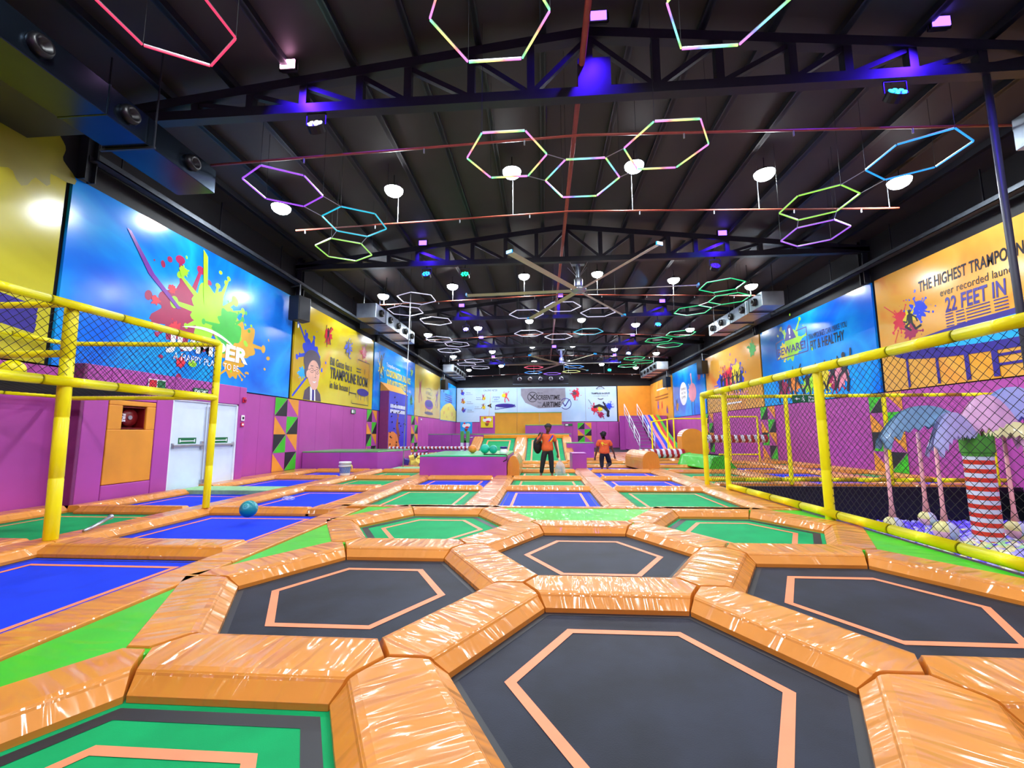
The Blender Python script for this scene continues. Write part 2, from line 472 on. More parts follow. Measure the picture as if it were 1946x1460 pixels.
# pads on every honeycomb edge
bound = {}   # edge key -> which hexes
for k, c in HC.items():
    for i in range(6):
        a = hexpts(HA, c)[i]; b = hexpts(HA, c)[(i + 1) % 6]
        key = (round((a[0] + b[0]) / 2, 2), round((a[1] + b[1]) / 2, 2))
        bound.setdefault(key, []).append((k, i, a, b))
side_names = ['upper right', 'far', 'upper left', 'lower left', 'near', 'lower right']
WB, WT = .335, .1
def hexedge_pad(a, b, wl, wr, insl, insr, label, da=3, db=3):
    """a->b centre line. wl: half width on the left, wr: on the right. mitred to 120 degree tips"""
    a, b = Vector(a), Vector(b); d = (b - a).normalized(); nl = Vector((-d.y, d.x)); gp = .008
    a2, b2 = a + d * gp, b - d * gp
    k = 1 / sqrt(3)
    poly = [a2, a2 + d * wr * k * (1 if da == 3 else -1) - nl * wr, b2 - d * wr * k * (1 if db == 3 else -1) - nl * wr, b2, b2 - d * wl * k + nl * wl, a2 + d * wl * k + nl * wl]
    ins = [.008, insr, .008, .008, insl, .008]
    return pad([(p.x, p.y) for p in poly], ins, label, 'orange pads between the hexagons', ang=atan2(d.y, d.x))
deg = {}
for key, L in bound.items():
    for p in L[0][2:]: kk = (round(p[0], 1), round(p[1], 1)); deg[kk] = deg.get(kk, 0) + 1
for key, L in bound.items():
    if key[1] < .75: continue
    k, i, a, b = L[0]
    if len(L) == 2:
        hexedge_pad(a, b, WB, WB, WT, WT, 'orange vinyl pad between the %s and the %s' % (HSH[k], HSH[L[1][0]]))
    else:
        hexedge_pad(a, b, WB, .16, WT, .02, 'orange vinyl pad on the %s edge of the %s' % (side_names[i], HSH[k]), deg[(round(a[0], 1), round(a[1], 1))], deg[(round(b[0], 1), round(b[1], 1))])
# lime-green filler pads around the honeycomb
def green(poly, label, ang):
    pad(poly, [.02] * len(poly), label, None, m=LIME, ang=ang, z0=.02, z1=.113, name='filler_pad', cat='filler pad')
r3 = sqrt(3) / 2
XW, XE, YT = -3.351, 4.547, 8.239
def tri_in(c, k0): return hexpts(HA, HC[c])[k0]
green([(XW - .02, 4.5), (XW - .02, 1.05), (-2.5, 2.767)], 'lime green filler pad beside the left black hexagon, nearest on the left edge', pi / 2)
green([(XW - .02, 3.9), (-2.5, 5.503), (XW - .02, 7.1)], 'lime green filler pad between the left black hexagon and the far left green hexagon', pi / 2)
green([(XW - .02, 6.8), (-2.4, 8.2), (XW - .02, 8.2)], 'small lime green corner pad behind the far left green hexagon', 0)
green([(-.35, 6.8), (1.55, 6.8), (2.45, 8.2), (-1.25, 8.2)], 'long lime green filler pad behind the far black hexagon', 0)
green([(XE + .07, 3.9), (XE + .07, 7.1), (3.72, 5.503)], 'lime green filler pad beside the right black hexagon and the ball pit fence', pi / 2)
green([(XE + .07, 6.8), (XE + .07, 8.2), (3.6, 8.2)], 'small lime green corner pad behind the far right green hexagon', 0)
green([(XE + .07, 1.0), (XE + .07, 4.4), (3.72, 2.767)], 'lime green filler pad by the fence at the right edge, nearest the camera', pi / 2)

# rectangular grid
COLS = {'W': (-8.95, -6.86), 'V': (-6.25, -4.38), 'L': (-3.72, -1.64), 'C': (-.95, 1.2), 'R': (1.86, 4.0), 'S': (4.72, 6.84), 'T': (7.5, 9.64), 'U': (10.28, 11.75)}
CN = {'W': 'left wall column', 'V': 'second column from left wall', 'L': 'column left of centre', 'C': 'centre column', 'R': 'column right of centre',
      'S': 'column behind fence corner', 'T': 'second column from right wall', 'U': 'right wall column'}
ROWS = {1: (8.36, 11.3), 2: (11.62, 13.93), 3: (14.2, 16.55), 4: (16.85, 18.95), 5: (19.25, 21.5), 6: (21.85, 24.0), 7: (24.35, 26.5), 8: (26.85, 29.0), 9: (29.35, 31.5)}
RN = {-1: 'foreground row', 0: 'ball row', 1: 'first grid row', 2: 'second grid row', 3: 'third grid row', 4: 'fourth grid row', 5: 'fifth grid row', 6: 'sixth grid row', 7: 'seventh grid row', 8: 'eighth grid row', 9: 'ninth grid row'}
CELL = []
def cell(col, row, colr, y0=None, y1=None, x0=None, x1=None): 
    X = COLS[col]; Y = ROWS.get(row, (0, 0))
    CELL.append((col, row, colr, X[0] if x0 is None else x0, X[1] if x1 is None else x1, Y[0] if y0 is None else y0, Y[1] if y1 is None else y1))
cell('V', -1, 'b', 2.72, 5.05, x1=-3.9); cell('V', 0, 'b', 5.6, 7.8, x1=-3.9); cell('W', 0, 'g', 5.5, 7.8, x0=-9.25)
cell('V', 1, 'b', 8.1, 11.05); cell('W', 1, 'b', 8.1, 10.35)
for c, r, k in (('W', 2, 'b'), ('W', 3, 'b'), ('V', 2, 'g'), ('V', 3, 'g'), ('L', 1, 'g'), ('L', 2, 'b'), ('C', 1, 'b'), ('C', 2, 'g'), ('C', 3, 'g'), ('C', 4, 'g'), ('C', 5, 'g'),
                ('R', 1, 'g'), ('R', 2, 'b'), ('R', 3, 'b'), ('R', 4, 'b'), ('R', 5, 'g'), ('R', 6, 'b'), ('R', 7, 'g'), ('R', 8, 'b'), ('R', 9, 'g'),
                ('S', 3, 'g'), ('S', 4, 'g'), ('S', 5, 'b'), ('S', 6, 'g'), ('T', 3, 'b'), ('T', 4, 'b'), ('T', 5, 'g'), ('U', 3, 'g'), ('U', 4, 'b'), ('U', 5, 'g')): cell(c, r, k)
cell('S', 2, 'g', 12.45, 13.93); cell('T', 2, 'b', 12.45, 13.93); cell('U', 2, 'b', 12.45, 13.93)
def rect(x0, x1, y0, y1, d=0): return [(x0 + d, y0 + d), (x1 - d, y0 + d), (x1 - d, y1 - d), (x0 + d, y1 - d)]
CLN = {'b': 'blue', 'g': 'green'}
for col, row, k, x0, x1, y0, y1 in CELL:
    cx, cy = (x0 + x1) / 2, (y0 + y1) / 2; hx, hy = (x1 - x0) / 2, (y1 - y0) / 2
    t = empty('trampoline', (cx, cy, -.1), label='%s rectangular trampoline, %s, %s' % (CLN[k], RN[row], CN[col]), cat='trampoline', group='rectangular trampolines')
    g = G(); g.box(-hx - .1, hx + .1, -hy - .1, hy + .1, .075, .1); g.build('mat', BLUE_MAT if k == 'b' else GREEN_MAT, t)
    g = G(); ring_mesh(g, rect(-hx, hx, -hy, hy, .25), rect(-hx, hx, -hy, hy, .31), .103); g.build('tape_rectangle', TAPE, t)
    g = G(); ring_mesh(g, rect(-hx, hx, -hy, hy, .0), rect(-hx, hx, -hy, hy, .035), .102); ring_mesh(g, rect(-hx, hx, -hy, hy, .075), rect(-hx, hx, -hy, hy, .095), .102); g.build('black_border', BLK, t)
    g = G()
    q = rect(-hx - .12, hx + .12, -hy - .12, hy + .12)
    for i in range(4): g.bar((q[i][0], q[i][1], .04), (q[(i + 1) % 4][0], q[(i + 1) % 4][1], .04), .06, .06)
    g.build('frame', STEEL_D, t)
# cross pads (between rows) with upturned bevels
def cross(col, x0, x1, ya, yb, label, ia=.085, ib=.085):
    pad([(x0 - .06, ya), (x1 + .06, ya), (x1 + .06, yb), (x0 - .06, yb)], [ia, .07, ib, .07], label, 'orange cross pads of the trampoline grid', ang=0, z1=PZ + .012)
bycol = {}
for c in CELL: bycol.setdefault(c[0], []).append(c)
for col, L in bycol.items():
    L.sort(key=lambda c: c[5])
    for a, b in zip(L, L[1:]):
        if b[5] - a[6] < 1.0:
            cross(col, max(a[3], b[3]), min(a[4], b[4]) if a[4] < -3 or a[4] > -1 else a[4], a[6], b[5], 'orange cross pad between the %s and %s rows, %s' % (RN[a[1]].replace(' grid row', '').replace(' row', ''), RN[b[1]].replace(' row', ''), CN[col]))
    a = L[-1]; yb = a[6] + .32
    cross(col, a[3], a[4], a[6], yb, 'orange cross pad closing far end of %s' % CN[col])
# near-end pads of the columns
cross('V', -6.25, -3.9, 2.1, 2.72, 'orange pad nearest the camera in the second column from the left wall')
cross('W', -9.25, -6.86, 4.95, 5.5, 'orange pad at the near end of the column along the left wall')
for col in 'ST': cross(col, COLS[col][0], COLS[col][1], 11.95, 12.45, 'orange pad on the far rim of the ball pit, %s' % CN[col])
cross('U', 10.28, 11.75, 11.95, 12.45, 'orange pad on the far rim of the ball pit against the right wall')
# side pads (between columns), one per row
def sidepad(x0, x1, y0, y1, label, ia=.1, ib=.1):
    pad([(x0, y0), (x1, y0), (x1, y1), (x0, y1)], [.006, ib, .006, ia], label, 'orange side pads of the trampoline grid', ang=pi / 2)
def ybreaks(lst): return lst
SN = {'L': 'left-of-centre', 'C': 'centre', 'R': 'right-of-centre', 'V': 'second-left', 'S': 'fence-corner', 'T': 'second-right', 'U': 'right-wall'}
SP = [('L', 'C', -1.64, -.95, [8.33, 11.46, 14.06, 16.7, 19.1, 21.67]),
      ('C', 'R', 1.2, 1.86, [8.33, 11.46, 14.06, 16.7, 19.1, 21.67, 24.17, 26.67, 29.17, 31.8]),
      ('V', 'L', -4.38, -3.72, [8.33, 11.46, 14.06, 16.75]),
      ('R', 'S', 4.0, 4.72, [12.3, 14.06, 16.7, 19.1, 21.67, 24.17, 26.67, 29.17, 31.8]),
      ('S', 'T', 6.84, 7.5, [12.0, 14.06, 16.7, 19.1, 21.67, 24.17]),
      ('T', 'U', 9.64, 10.28, [12.0, 14.06, 16.7, 19.1, 21.67])]
for a, b, x0, x1, ys in SP:
    for i, (p, q) in enumerate(zip(ys, ys[1:])):
        sidepad(x0, x1, p + .004, q - .004, '%s orange side pad from the camera between the %s and %s columns' % (['first', 'second', 'third', 'fourth', 'fifth', 'sixth', 'seventh', 'eighth', 'ninth'][i], SN[a], SN[b]))
for i, (p, q) in enumerate(((2.1, 5.32), (5.32, 7.93), (7.93, 11.3), (11.3, 14.06), (14.06, 16.75))):
    sidepad(-6.86, -6.25, p, q, '%s orange side pad from the camera between the two left-hand columns' % ['first', 'second', 'third', 'fourth', 'fifth'][i])
for i, (p, q) in enumerate(((5.0, 7.93), (7.93, 10.45), (11.35, 14.06), (14.06, 16.75))):
    sidepad(-9.8 if i in (0,) else (-9.3 if i == 1 else -9.75), (-9.25, -8.95, -8.95, -8.95)[i], p, q, '%s orange pad from the camera along the foot of the left wall' % ['first', 'second', 'third', 'fourth'][i], ia=.02)
for i, (p, q) in enumerate(((12.0, 14.06), (14.06, 16.7), (16.7, 19.1), (19.1, 21.67))):
    sidepad(11.75, 12.0, p, q, '%s orange pad from the camera along the foot of the right wall' % ['first', 'second', 'third', 'fourth'][i], ib=.02)
for i, (p, q) in enumerate(((1.9, 4.6), (4.6, 7.9))):
    sidepad(-3.9, XW - .01, p, q, 'orange side pad left of the lime green fillers, %s piece' % ['near', 'far'][i], ib=.02)
# long orange strip in front of the grid
for i, (p, q) in enumerate(((-3.9, -1.3), (-1.3, 1.53), (1.53, 4.6))):
    pad([(p, 8.14), (q, 8.14), (q, 8.36), (p, 8.36)], [.012, .006, .03, .006], 'thin orange strip pad along the front of the grid, %s piece' % ['left', 'middle', 'right'][i], 'strip pads at the front of the grid', ang=0)
pad([(-4.38, 7.8), (-3.72, 7.8), (-3.72, 8.33), (-4.38, 8.33)], [.03, .006, .006, .03], 'orange corner pad at the front left corner of the grid', None, ang=0)
pad([(-6.25, 7.8), (-4.38, 7.8), (-4.38, 8.1), (-6.25, 8.1)], [.08, .006, .08, .006], 'orange cross pad behind the blue trampoline with the teal ball', None, ang=0, z1=PZ + .003) if False else None
sidepad(4.0, 4.6, 8.38, 12.28, 'long orange pad between the column right of centre and the ball pit fence', ib=.03)
# pale green carpet patches by the left wall
for i, (p, q_, c, d) in enumerate(((4.75, 9.2, 24.4, 26.6), (4.75, 9.2, 26.65, 29.0), (4.75, 9.2, 29.05, 31.6), (9.3, 11.9, 22.0, 26.6))):
    pad([(p, c), (q_, c), (q_, d), (p, d)], [.03] * 4, 'broad orange floor pad in the far right zone, %s' % ['nearest', 'middle', 'farthest', 'by the right wall'][i], 'broad floor pads', ang=0)
for i, (a, b, c, d) in enumerate(((-9.38, -6.9, 10.46, 11.32), (-6.2, -3.8, 16.8, 18.3))):
    o = boxobj('floor_carpet', (a, b, c, d, -.08, .1), CARPET); tag(o, ['pale green carpet patch in front of the white double doors', 'pale green carpet patch by the foam pit'][i], 'carpet')
# near foreground right and left slabs under pads beyond the frame are not seen
# ================================================================== CEILING LAMPS, FANS, HEXAGONS
LENS = glow('lamp_lens', '#F4FAFF', 30.0)
def spot(parent, loc, power, color=(.9, .96, 1), size=165, rad=.16, rot=(0, 0, 0), blend=.3):
    l = bpy.data.lights.new('lamp_light', 'SPOT'); l.energy = power; l.color = color; l.spot_size = radians(size); l.spot_blend = blend; l.shadow_soft_size = rad
    o = bpy.data.objects.new('light', l); COL.objects.link(o); o.location = loc; o.rotation_euler = rot
    if parent: o.parent = parent
    return o
def make_lamp():
    t = empty('high_bay_lamp')
    g = G(); g.lathe([(.001, .16), (.07, .16), (.09, .1), (.24, .05), (.29, 0), (.28, -.005), (.26, .01), (.001, .01)], 24); g.build('housing', BLACKP, t, smooth=True)
    g = G(); g.lathe([(.001, -.19), (.11, -.18), (.2, -.13), (.255, -.06), (.265, .008)], 24); g.build('lens', LENS, t, smooth=True)
    g = G(); g.tube([(0, 0, .15), (0, 0, .46)], .012, 6); g.build('suspension_rod', STEEL_D, t)
    spot(t, (0, 0, -.26), LAMP_W)
    return t
LX = [-7.75, -4.3, -.8, 2.7, 6.25, 9.75]
LYS = [3.3, 11.6, 19.9, 28.2, 36.6, 44.6]
lamp0 = make_lamp(); used = False
rown = {3.3: 'row above the camera', 11.6: 'first visible row', 19.9: 'second row', 28.2: 'third row', 36.6: 'fourth row', 44.6: 'fifth row'}
posn = ['leftmost', 'second from the left', 'third from the left', 'fourth from the left', 'second from the right', 'rightmost']
for y in [-4.5] + LYS:
    for i, x in enumerate(LX):
        if y == -4.5:
            if i % 2 == 0: spot(None, (x + 1.5, y, 8.6), LAMP_W * 1.5)
            continue
        t = lamp0 if not used else copy_tree(lamp0); used = True
        z = roof_z(x) - .5
        if x == LX[3] and y > 20: z -= .0
        t.location = (x, y, z)
        tag(t, 'bright round ceiling lamp, %s in the %s' % (posn[i], rown[y]), 'ceiling lamp', 'ceiling lamps, %s' % rown[y])

# LED hexagon rings
HEXZ = 7.2; HR = .83
def ringcol(name, c, s=6): return glow('led_' + name, c, s)
LC = {'red': ringcol('red', '#F83058', 1.6), 'purple': ringcol('purple', '#9A48FF', 1.4), 'cyan': ringcol('cyan', '#20C0DC', 1.1), 'lime': ringcol('lime', '#A0F050', 1.1), 'white': ringcol('white', '#E4DCFF', .9),
      'blue': ringcol('blue', '#1C90F8', 1.5), 'green': ringcol('green', '#18E080', 1.2), 'rb1': rainbow('led_rainbow_a', 1.8, .1), 'rb2': rainbow('led_rainbow_b', 1.8, .55), 'yellow': ringcol('yellow', '#E8F880', 1.1)}
def make_hex(cn):
    t = empty('led_hexagon_light')
    side = None
    for k in range(6):
        a = radians(60 * k + 30); r = HR * cos(radians(30))
        if side is None:
            g = G(); g.box(-HR / 2 + .012, HR / 2 - .012, -.0105, .0105, -.014, .01); side = g.build('led_tube', LC[cn], t)
            g = G(); g.box(-HR / 2 + .012, HR / 2 - .012, -.013, .013, .01, .022); cap = g.build('aluminium_back', METAL, side); o = side
        else:
            o = copy_tree(side, t)
        o.location = (r * cos(a), r * sin(a), 0); o.rotation_euler = (0, 0, a + pi / 2)
    for k in (0, 2, 4):
        a = radians(60 * k); g = G(); g.tube([(0, 0, 0), (0, 0, 1)], .004, 4); wo = g.build('hanging_wire', NETM, t); wo.location = (HR * cos(a), HR * sin(a), .02)
    return t
K = 5.7 / 4.5
HEX = [(-5.08, 4.85, 30, 'red', 'red glowing hexagon light at the top left of the view'), (-.66, 5.19, 0, 'rb1', 'large rainbow hexagon light at the top centre, cut by the frame'),
       (2.55, 5.2, 0, 'rb2', 'large rainbow hexagon light at the top right of centre, cut by the frame'),
       (-.53 * K, 6.47 * K, 0, 'rb1', 'rainbow hexagon light left of the ridge, left one of three'), (.76 * K, 7.2 * K, 0, 'rb2', 'rainbow hexagon light in front of the ridge pipe, middle one of three'),
       (2.0 * K, 6.42 * K, 0, 'rb1', 'rainbow hexagon light right of the ridge, right one of three'),
       (-4.68 * K, 7.05 * K, 30, 'purple', 'purple hexagon light on the left, nearest of its three'), (-3.95 * K, 8.42 * K, 30, 'cyan', 'teal hexagon light on the left, between the purple and the lime one'),
       (-4.82 * K, 9.75 * K, 30, 'lime', 'pale lime hexagon light on the left, farthest of its three'),
       (6.19 * K, 6.99 * K, 30, 'blue', 'large blue hexagon light at the upper right'), (5.5 * K, 8.4 * K, 30, 'lime', 'pale lime hexagon light on the right, next to the blue one'),
       (6.25 * K, 9.75 * K, 30, 'purple', 'purple hexagon light on the right, below the lime one')]
HEX += [(5.57 * K, 13.15 * K, 30, 'green', 'green hexagon light on the right, nearest of the second cluster'), (6.36 * K, 14.5 * K, 30, 'green', 'green hexagon light on the right, middle of the second cluster beside the duct'),
        (5.6 * K, 15.85 * K, 30, 'green', 'green hexagon light on the right, farthest of the second cluster')]
for (dx, nm) in ((-4.18, 'left'),):
    HEX += [(-4.15 * K, 13.6 * K, 30, 'white', 'white hexagon light on the left by the duct, nearest of the second cluster'), (-4.98 * K, 15.0 * K, 30, 'white', 'white hexagon light in front of the left duct, middle of the second cluster'),
            (-4.22 * K, 16.5 * K, 30, 'white', 'white hexagon light right of the left duct, farthest of the second cluster')]
HEX += [(-.56 * K, 15.8 * K, 0, 'white', 'white hexagon light under the near fan, left one of three'), (.77 * K, 14.95 * K, 0, 'white', 'white hexagon light under the near fan, middle one of three'),
        (2.13 * K, 15.8 * K, 0, 'white', 'white hexagon light under the near fan, right one of three'),
        (-.57 * K, 18.94 * K, 0, 'white', 'white hexagon light behind the near fan, left one of three'), (.8 * K, 19.74 * K, 0, 'white', 'white hexagon light behind the near fan, middle one of three'),
        (2.1 * K, 18.86 * K, 0, 'cyan', 'bluish hexagon light behind the near fan, right one of three'),
        (6.35 * K, 19.6 * K, 30, 'green', 'green hexagon light on the right, nearest of the third cluster'), (5.7 * K, 20.9 * K, 30, 'green', 'green hexagon light on the right, left one of the third cluster'),
        (6.6 * K, 22.2 * K, 30, 'green', 'green hexagon light on the right, farthest of the third cluster'),
        (5.6 * K, 26.0 * K, 30, 'green', 'green hexagon light on the right, nearest of the fourth cluster'), (6.45 * K, 27.4 * K, 30, 'green', 'green hexagon light on the right, middle of the fourth cluster by the far duct'),
        (5.76 * K, 28.95 * K, 30, 'green', 'green hexagon light on the right, farthest of the fourth cluster'),
        (-6.2, 25.1, 30, 'white', 'white hexagon light on the left, nearest of the third cluster'), (-5.4, 26.6, 30, 'white', 'white hexagon light on the left, middle of the third cluster'),
        (-6.35, 28.6, 30, 'white', 'white hexagon light on the left, farthest of the third cluster'),
        (-5.3, 32.9, 30, 'white', 'small white hexagon light on the far left, nearest of the fourth cluster'), (-6.2, 34.5, 30, 'white', 'small white hexagon light on the far left, middle of the fourth cluster'), (-5.3, 36.4, 30, 'white', 'small white hexagon light on the far left, farthest of the fourth cluster'),
        (-.7, 36.7, 0, 'red', 'small red hexagon light left of the far fan'), (-.8, 39.9, 0, 'blue', 'small blue hexagon light left below the far fan'), (1.0, 40.9, 0, 'purple', 'small purple hexagon light below the far fan'),
        (2.75, 39.6, 0, 'yellow', 'small yellow hexagon light right below the far fan'), (2.8, 36.7, 0, 'blue', 'small blue hexagon light right of the far fan')]
proto = {}
for x, y, r, cn, lb in HEX:
    if cn not in proto: proto[cn] = make_hex(cn); t = proto[cn]
    else: t = copy_tree(proto[cn])
    t.location = (x, y, HEXZ); t.rotation_euler = (0, 0, radians(r)); tag(t, lb, 'hexagon light', 'hexagon lights')
    for ch in t.children:
        if ch.name.startswith('hanging_wire'):
            xx = x + HR * cos(radians(r) + atan2(ch.location.y, ch.location.x)); ch.scale.z = roof_z(xx) - HEXZ - .03

HX = [o for o in COL.objects if o.name.startswith('led_hexagon_light')]
HX.sort(key=lambda o: HEX.index(next(h for h in HEX if h[4] == o['label'])))
for a, b in ((6, 7), (7, 8), (9, 10), (10, 11), (12, 13), (13, 14), (15, 16), (3, 4), (4, 5)):
    ra, rb = HX[a], HX[b]
    def vv(o): r = o.rotation_euler[2]; return [o.location + Vector((HR * cos(r + radians(60 * k)), HR * sin(r + radians(60 * k)), 0)) for k in range(6)]
    prs = sorted(((p - q).length, tuple(p), tuple(q)) for p in vv(ra) for q in vv(rb))
    chosen = [prs[0]] + [q for q in prs[1:] if q[1] != prs[0][1] and q[2] != prs[0][2]][:1]
    inv = (Matrix.Translation(ra.location) @ Matrix.Rotation(ra.rotation_euler[2], 4, 'Z')).inverted()
    for d, p, q in chosen:
        g = G(); g.tube([inv @ Vector(p), inv @ Vector(q)], .009, 6); g.build('link_rod', METAL, ra)
# ceiling fans
FANM = plain('fan_aluminium', '#CFC9A8', rough=.35, var=.05, metal=.25)
def make_fan(R, ang, drop):
    t = empty('ceiling_fan')
    g = G(); g.tube([(0, 0, .1), (0, 0, drop)], .09, 10); g.box(-.25, .25, -.12, .12, drop - .06, drop); g.build('drop_tube', GALV, t)
    g = G(); g.lathe([(.001, .5), (.13, .5), (.16, .45), (.16, .16), (.14, .1), (.001, .1)], 16); g.build('motor', METAL, t, smooth=True)
    g = G(); g.lathe([(.001, .12), (.26, .12), (.3, .08), (.3, 0), (.22, -.05), (.1, -.07), (.001, -.07)], 18); g.build('hub', GALV, t, smooth=True)
    bl = None
    for k in range(6):
        if bl is None:
            g = G(); prof = [(-.1, .0), (-.04, .028), (.04, .026), (.1, .0), (.04, -.006), (-.04, -.006)]
            vs = []; 
            for i, r in enumerate((.26, R)):
                for y, z in prof: vs.append((r, y, z + y * .25))
            g.add(vs, [(i, (i + 1) % 6, 6 + (i + 1) % 6, 6 + i) for i in range(6)] + [(5, 4, 3, 2, 1, 0), (6, 7, 8, 9, 10, 11)])
            bl = g.build('blade', FANM, t); g = G(); g.box(R - .02, R + .03, -.1, .12, -.03, .07); g.build('blade_tip', P['sky'], bl); o = bl
        else: o = copy_tree(bl, t)
        o.rotation_euler = (0, 0, radians(ang + 60 * k))
    for k in range(4):
        a = radians(45 + 90 * k); g = G(); g.tube([(0, 0, .5), (.55 * cos(a), .55 * sin(a), drop)], .008, 4); g.build('guy_wire', METAL, t)
    return t
f1 = make_fan(4.45, -3, 1.1); f1.location = (1.47, 16.25, 7.02); tag(f1, 'large six-bladed ceiling fan, the near one', 'ceiling fan', 'ceiling fans')
f2 = make_fan(4.35, -2, 1.1); f2.location = (1.5, 32.1, 6.72); tag(f2, 'large six-bladed ceiling fan, the far one', 'ceiling fan', 'ceiling fans')

# blue wash lights on the trusses + dotted stage lights under them
UVM = glow('uv_lens', '#6A48FF', 6); UVN = glow('uv_lens_pink', '#FFB0E0', 14); BLUEL = (.05, .01, 1.0)
def wash(x, y, z, m, label, p=420):
    t = empty('wash_light', (x, y, z), label=label, cat='stage light', group='blue wash lights on the trusses')
    g = G(); g.box(-.17, .17, .02, .12, -.11, .11); g.build('housing', BLACKP, t, bevel=.01)
    g = G(); g.box(-.15, .15, 0, .02, -.09, .09); g.build('lens', m, t)
    g = G(); g.bar((-.19, .06, -.1), (-.19, .06, .12), .02); g.bar((.19, .06, -.1), (.19, .06, .12), .02); g.bar((-.19, .06, -.11), (.19, .06, -.11), .02); g.build('bracket', BLACKP, t)
    sd = -1 if x > 1 else 1
    for dx, pw in ((.0, 1), (.75 * sd, .8)): spot(t, (0, -.3, -.1), p * pw, BLUEL, 75, .05, Vector((dx, .42, -.75)).to_track_quat('-Z', 'Y').to_euler(), .8)
wash(-5.04, 7.45, 8.92, UVN, 'blue wash light with a pink-white lens on the nearest truss, left', 500); wash(7.3, 7.45, 8.9, UVM, 'blue wash light on the nearest truss, right', 500)
wash(1.15, 7.3, 9.35, UVM, 'blue wash light at the middle of the nearest truss', 300)
for y, nm, z in ((15.7, 'second', 8.98), (23.8, 'third', 8.93), (31.8, 'fourth', 8.85), (39.8, 'fifth', 8.8)):
    wash(-4.6, y, z - .03, UVM, 'blue wash light on the %s truss, left' % nm); wash(6.8, y, z - .06, UVM, 'blue wash light on the %s truss, right' % nm)
wash(1.1, 23.7, 9.3, UVM, 'blue wash light at the middle of the third truss'); wash(.95, 31.75, 8.0, UVM, 'blue wash light at the middle of the fourth truss', 200)
def par(x, y, z, c, s, label, n=8):
    m = glow('par_' + label[:12].replace(' ', '_'), c, s)
    t = empty('par_light', (x, y, z), (0, 0, 0), label, 'stage light', 'dotted stage lights under the trusses'); rt = (radians(-35), 0, 0)
    g = G(); g.tube([(0, .16, 0), (0, 0, 0)], .17, 16); g.build('housing', BLACKP, t).rotation_euler = rt
    g = G()
    for px, pz in ((-.09, .07), (0, .1), (.09, .07), (-.11, -.02), (0, 0), (.11, -.02), (-.06, -.1), (.06, -.1)): g.tube([(px, -.012, pz), (px, .01, pz)], .036, 10)
    g.build('led_cluster', m, t).rotation_euler = rt
    g = G(); g.bar((-.2, .05, 0), (-.2, .05, .24), .02); g.bar((.2, .05, 0), (.2, .05, .24), .02); g.bar((-.2, .05, .24), (.2, .05, .24), .03); g.bar((0, .1, .24), (0, .1, max(.3, 8.06 - z) if 'far roof' not in label else roof_z(x) - z - .02), .04); g.build('yoke', BLACKP, t)
par(-4.54, 7.7, 7.78, '#F4F2D8', 9, 'warm white dotted stage light under the nearest truss'); par(6.63, 7.7, 7.76, '#20D8F8', 10, 'cyan dotted stage light under the nearest truss')
par(-4.47, 15.8, 7.72, '#18D080', 3, 'green dotted stage light under the second truss, left one'); par(-2.94, 15.8, 7.66, '#10E070', 12, 'bright green stage light under the second truss')
par(6.52, 15.8, 7.7, '#3A30A0', 1.0, 'unlit purple dotted stage light under the second truss'); par(6.54, 23.9, 7.55, '#18D8E0', 6, 'cyan dotted stage light under the third truss')
par(-4.35, 23.9, 7.5, '#E8E0FF', 4, 'pale dotted stage light under the third truss'); par(6.48, 31.9, 7.42, '#B8F4F8', 8, 'pale cyan dotted stage light under the fourth truss'); par(5.6, 35.5, 6.7, '#10D0B8', 9, 'teal stage light under the far roof')
for (x, y, z, tx, ty, tz, c, p, sz) in ((6.5, 23.6, 7.6, 4.2, 21.5, 9.3, (.0, .35, 1), 160, 40), (6.5, 15.4, 7.7, 3.6, 17.5, 9.4, (.0, .8, .6), 60, 26), (-4.5, 7.5, 7.8, -3, 6.0, 9.3, (.0, .5, .2), 8, 60)):
    d = Vector((tx - x, ty - y, tz - z)); o = spot(None, (x, y, z), p, c, sz, .05, d.to_track_quat('-Z', 'Y').to_euler())

# sprinkler pipes
g = G(); g.tube([(0, YB, 0), (0, YF - 3, 0)], .06, 10)
o = g.build('ridge_pipe', REDPIPE, smooth=True); o.location = (.86, 0, 8.75); tag(o, 'thick red-brown sprinkler main running along the ridge', 'pipe')
for i, (y, zc, a, b) in enumerate(((8.15, 7.55, -7.1, 11.2), (12.0, 8.0, -7.5, 10.0), (20.0, 8.12, -8.0, 11.0), (28.0, 8.1, -8.0, 10.6), (36.0, 8.1, -8.0, 10.5), (43.0, 7.6, -8.0, 10.0))):
    t = empty('sprinkler_pipe', (.86, y, zc), label='thin red-brown sprinkler branch pipe across the hall, %s from the camera' % ['first', 'second', 'third', 'fourth', 'fifth', 'sixth'][i], cat='pipe', group='sprinkler branch pipes')
    g = G(); s = .032; g.tube([(a - .86, 0, -(.86 - a) * s), (0, 0, 0), (b - .86, 0, -(b - .86) * s)], .025, 8); g.build('pipe', REDPIPE, t, smooth=True)
    for x in (-7.2, -5.0, -2.4, -.3, 2.9, 5.0, 7.2, 9.0):
        if a < x < b: g = G(); g.tube([(x - .86, 0, -abs(x - .86) * s), (x - .86, 0, -abs(x - .86) * s - .12)], .018, 6); g.build('sprinkler_head', METAL, t)
    if i:
        for x in LX:
            if a < x < b: g = G(); g.tube([(x - .86, 0, -abs(x - .86) * s), (x - .86, 0, roof_z(x) - zc - .02)], .011, 5); g.build('hanger_rod', METAL, t)

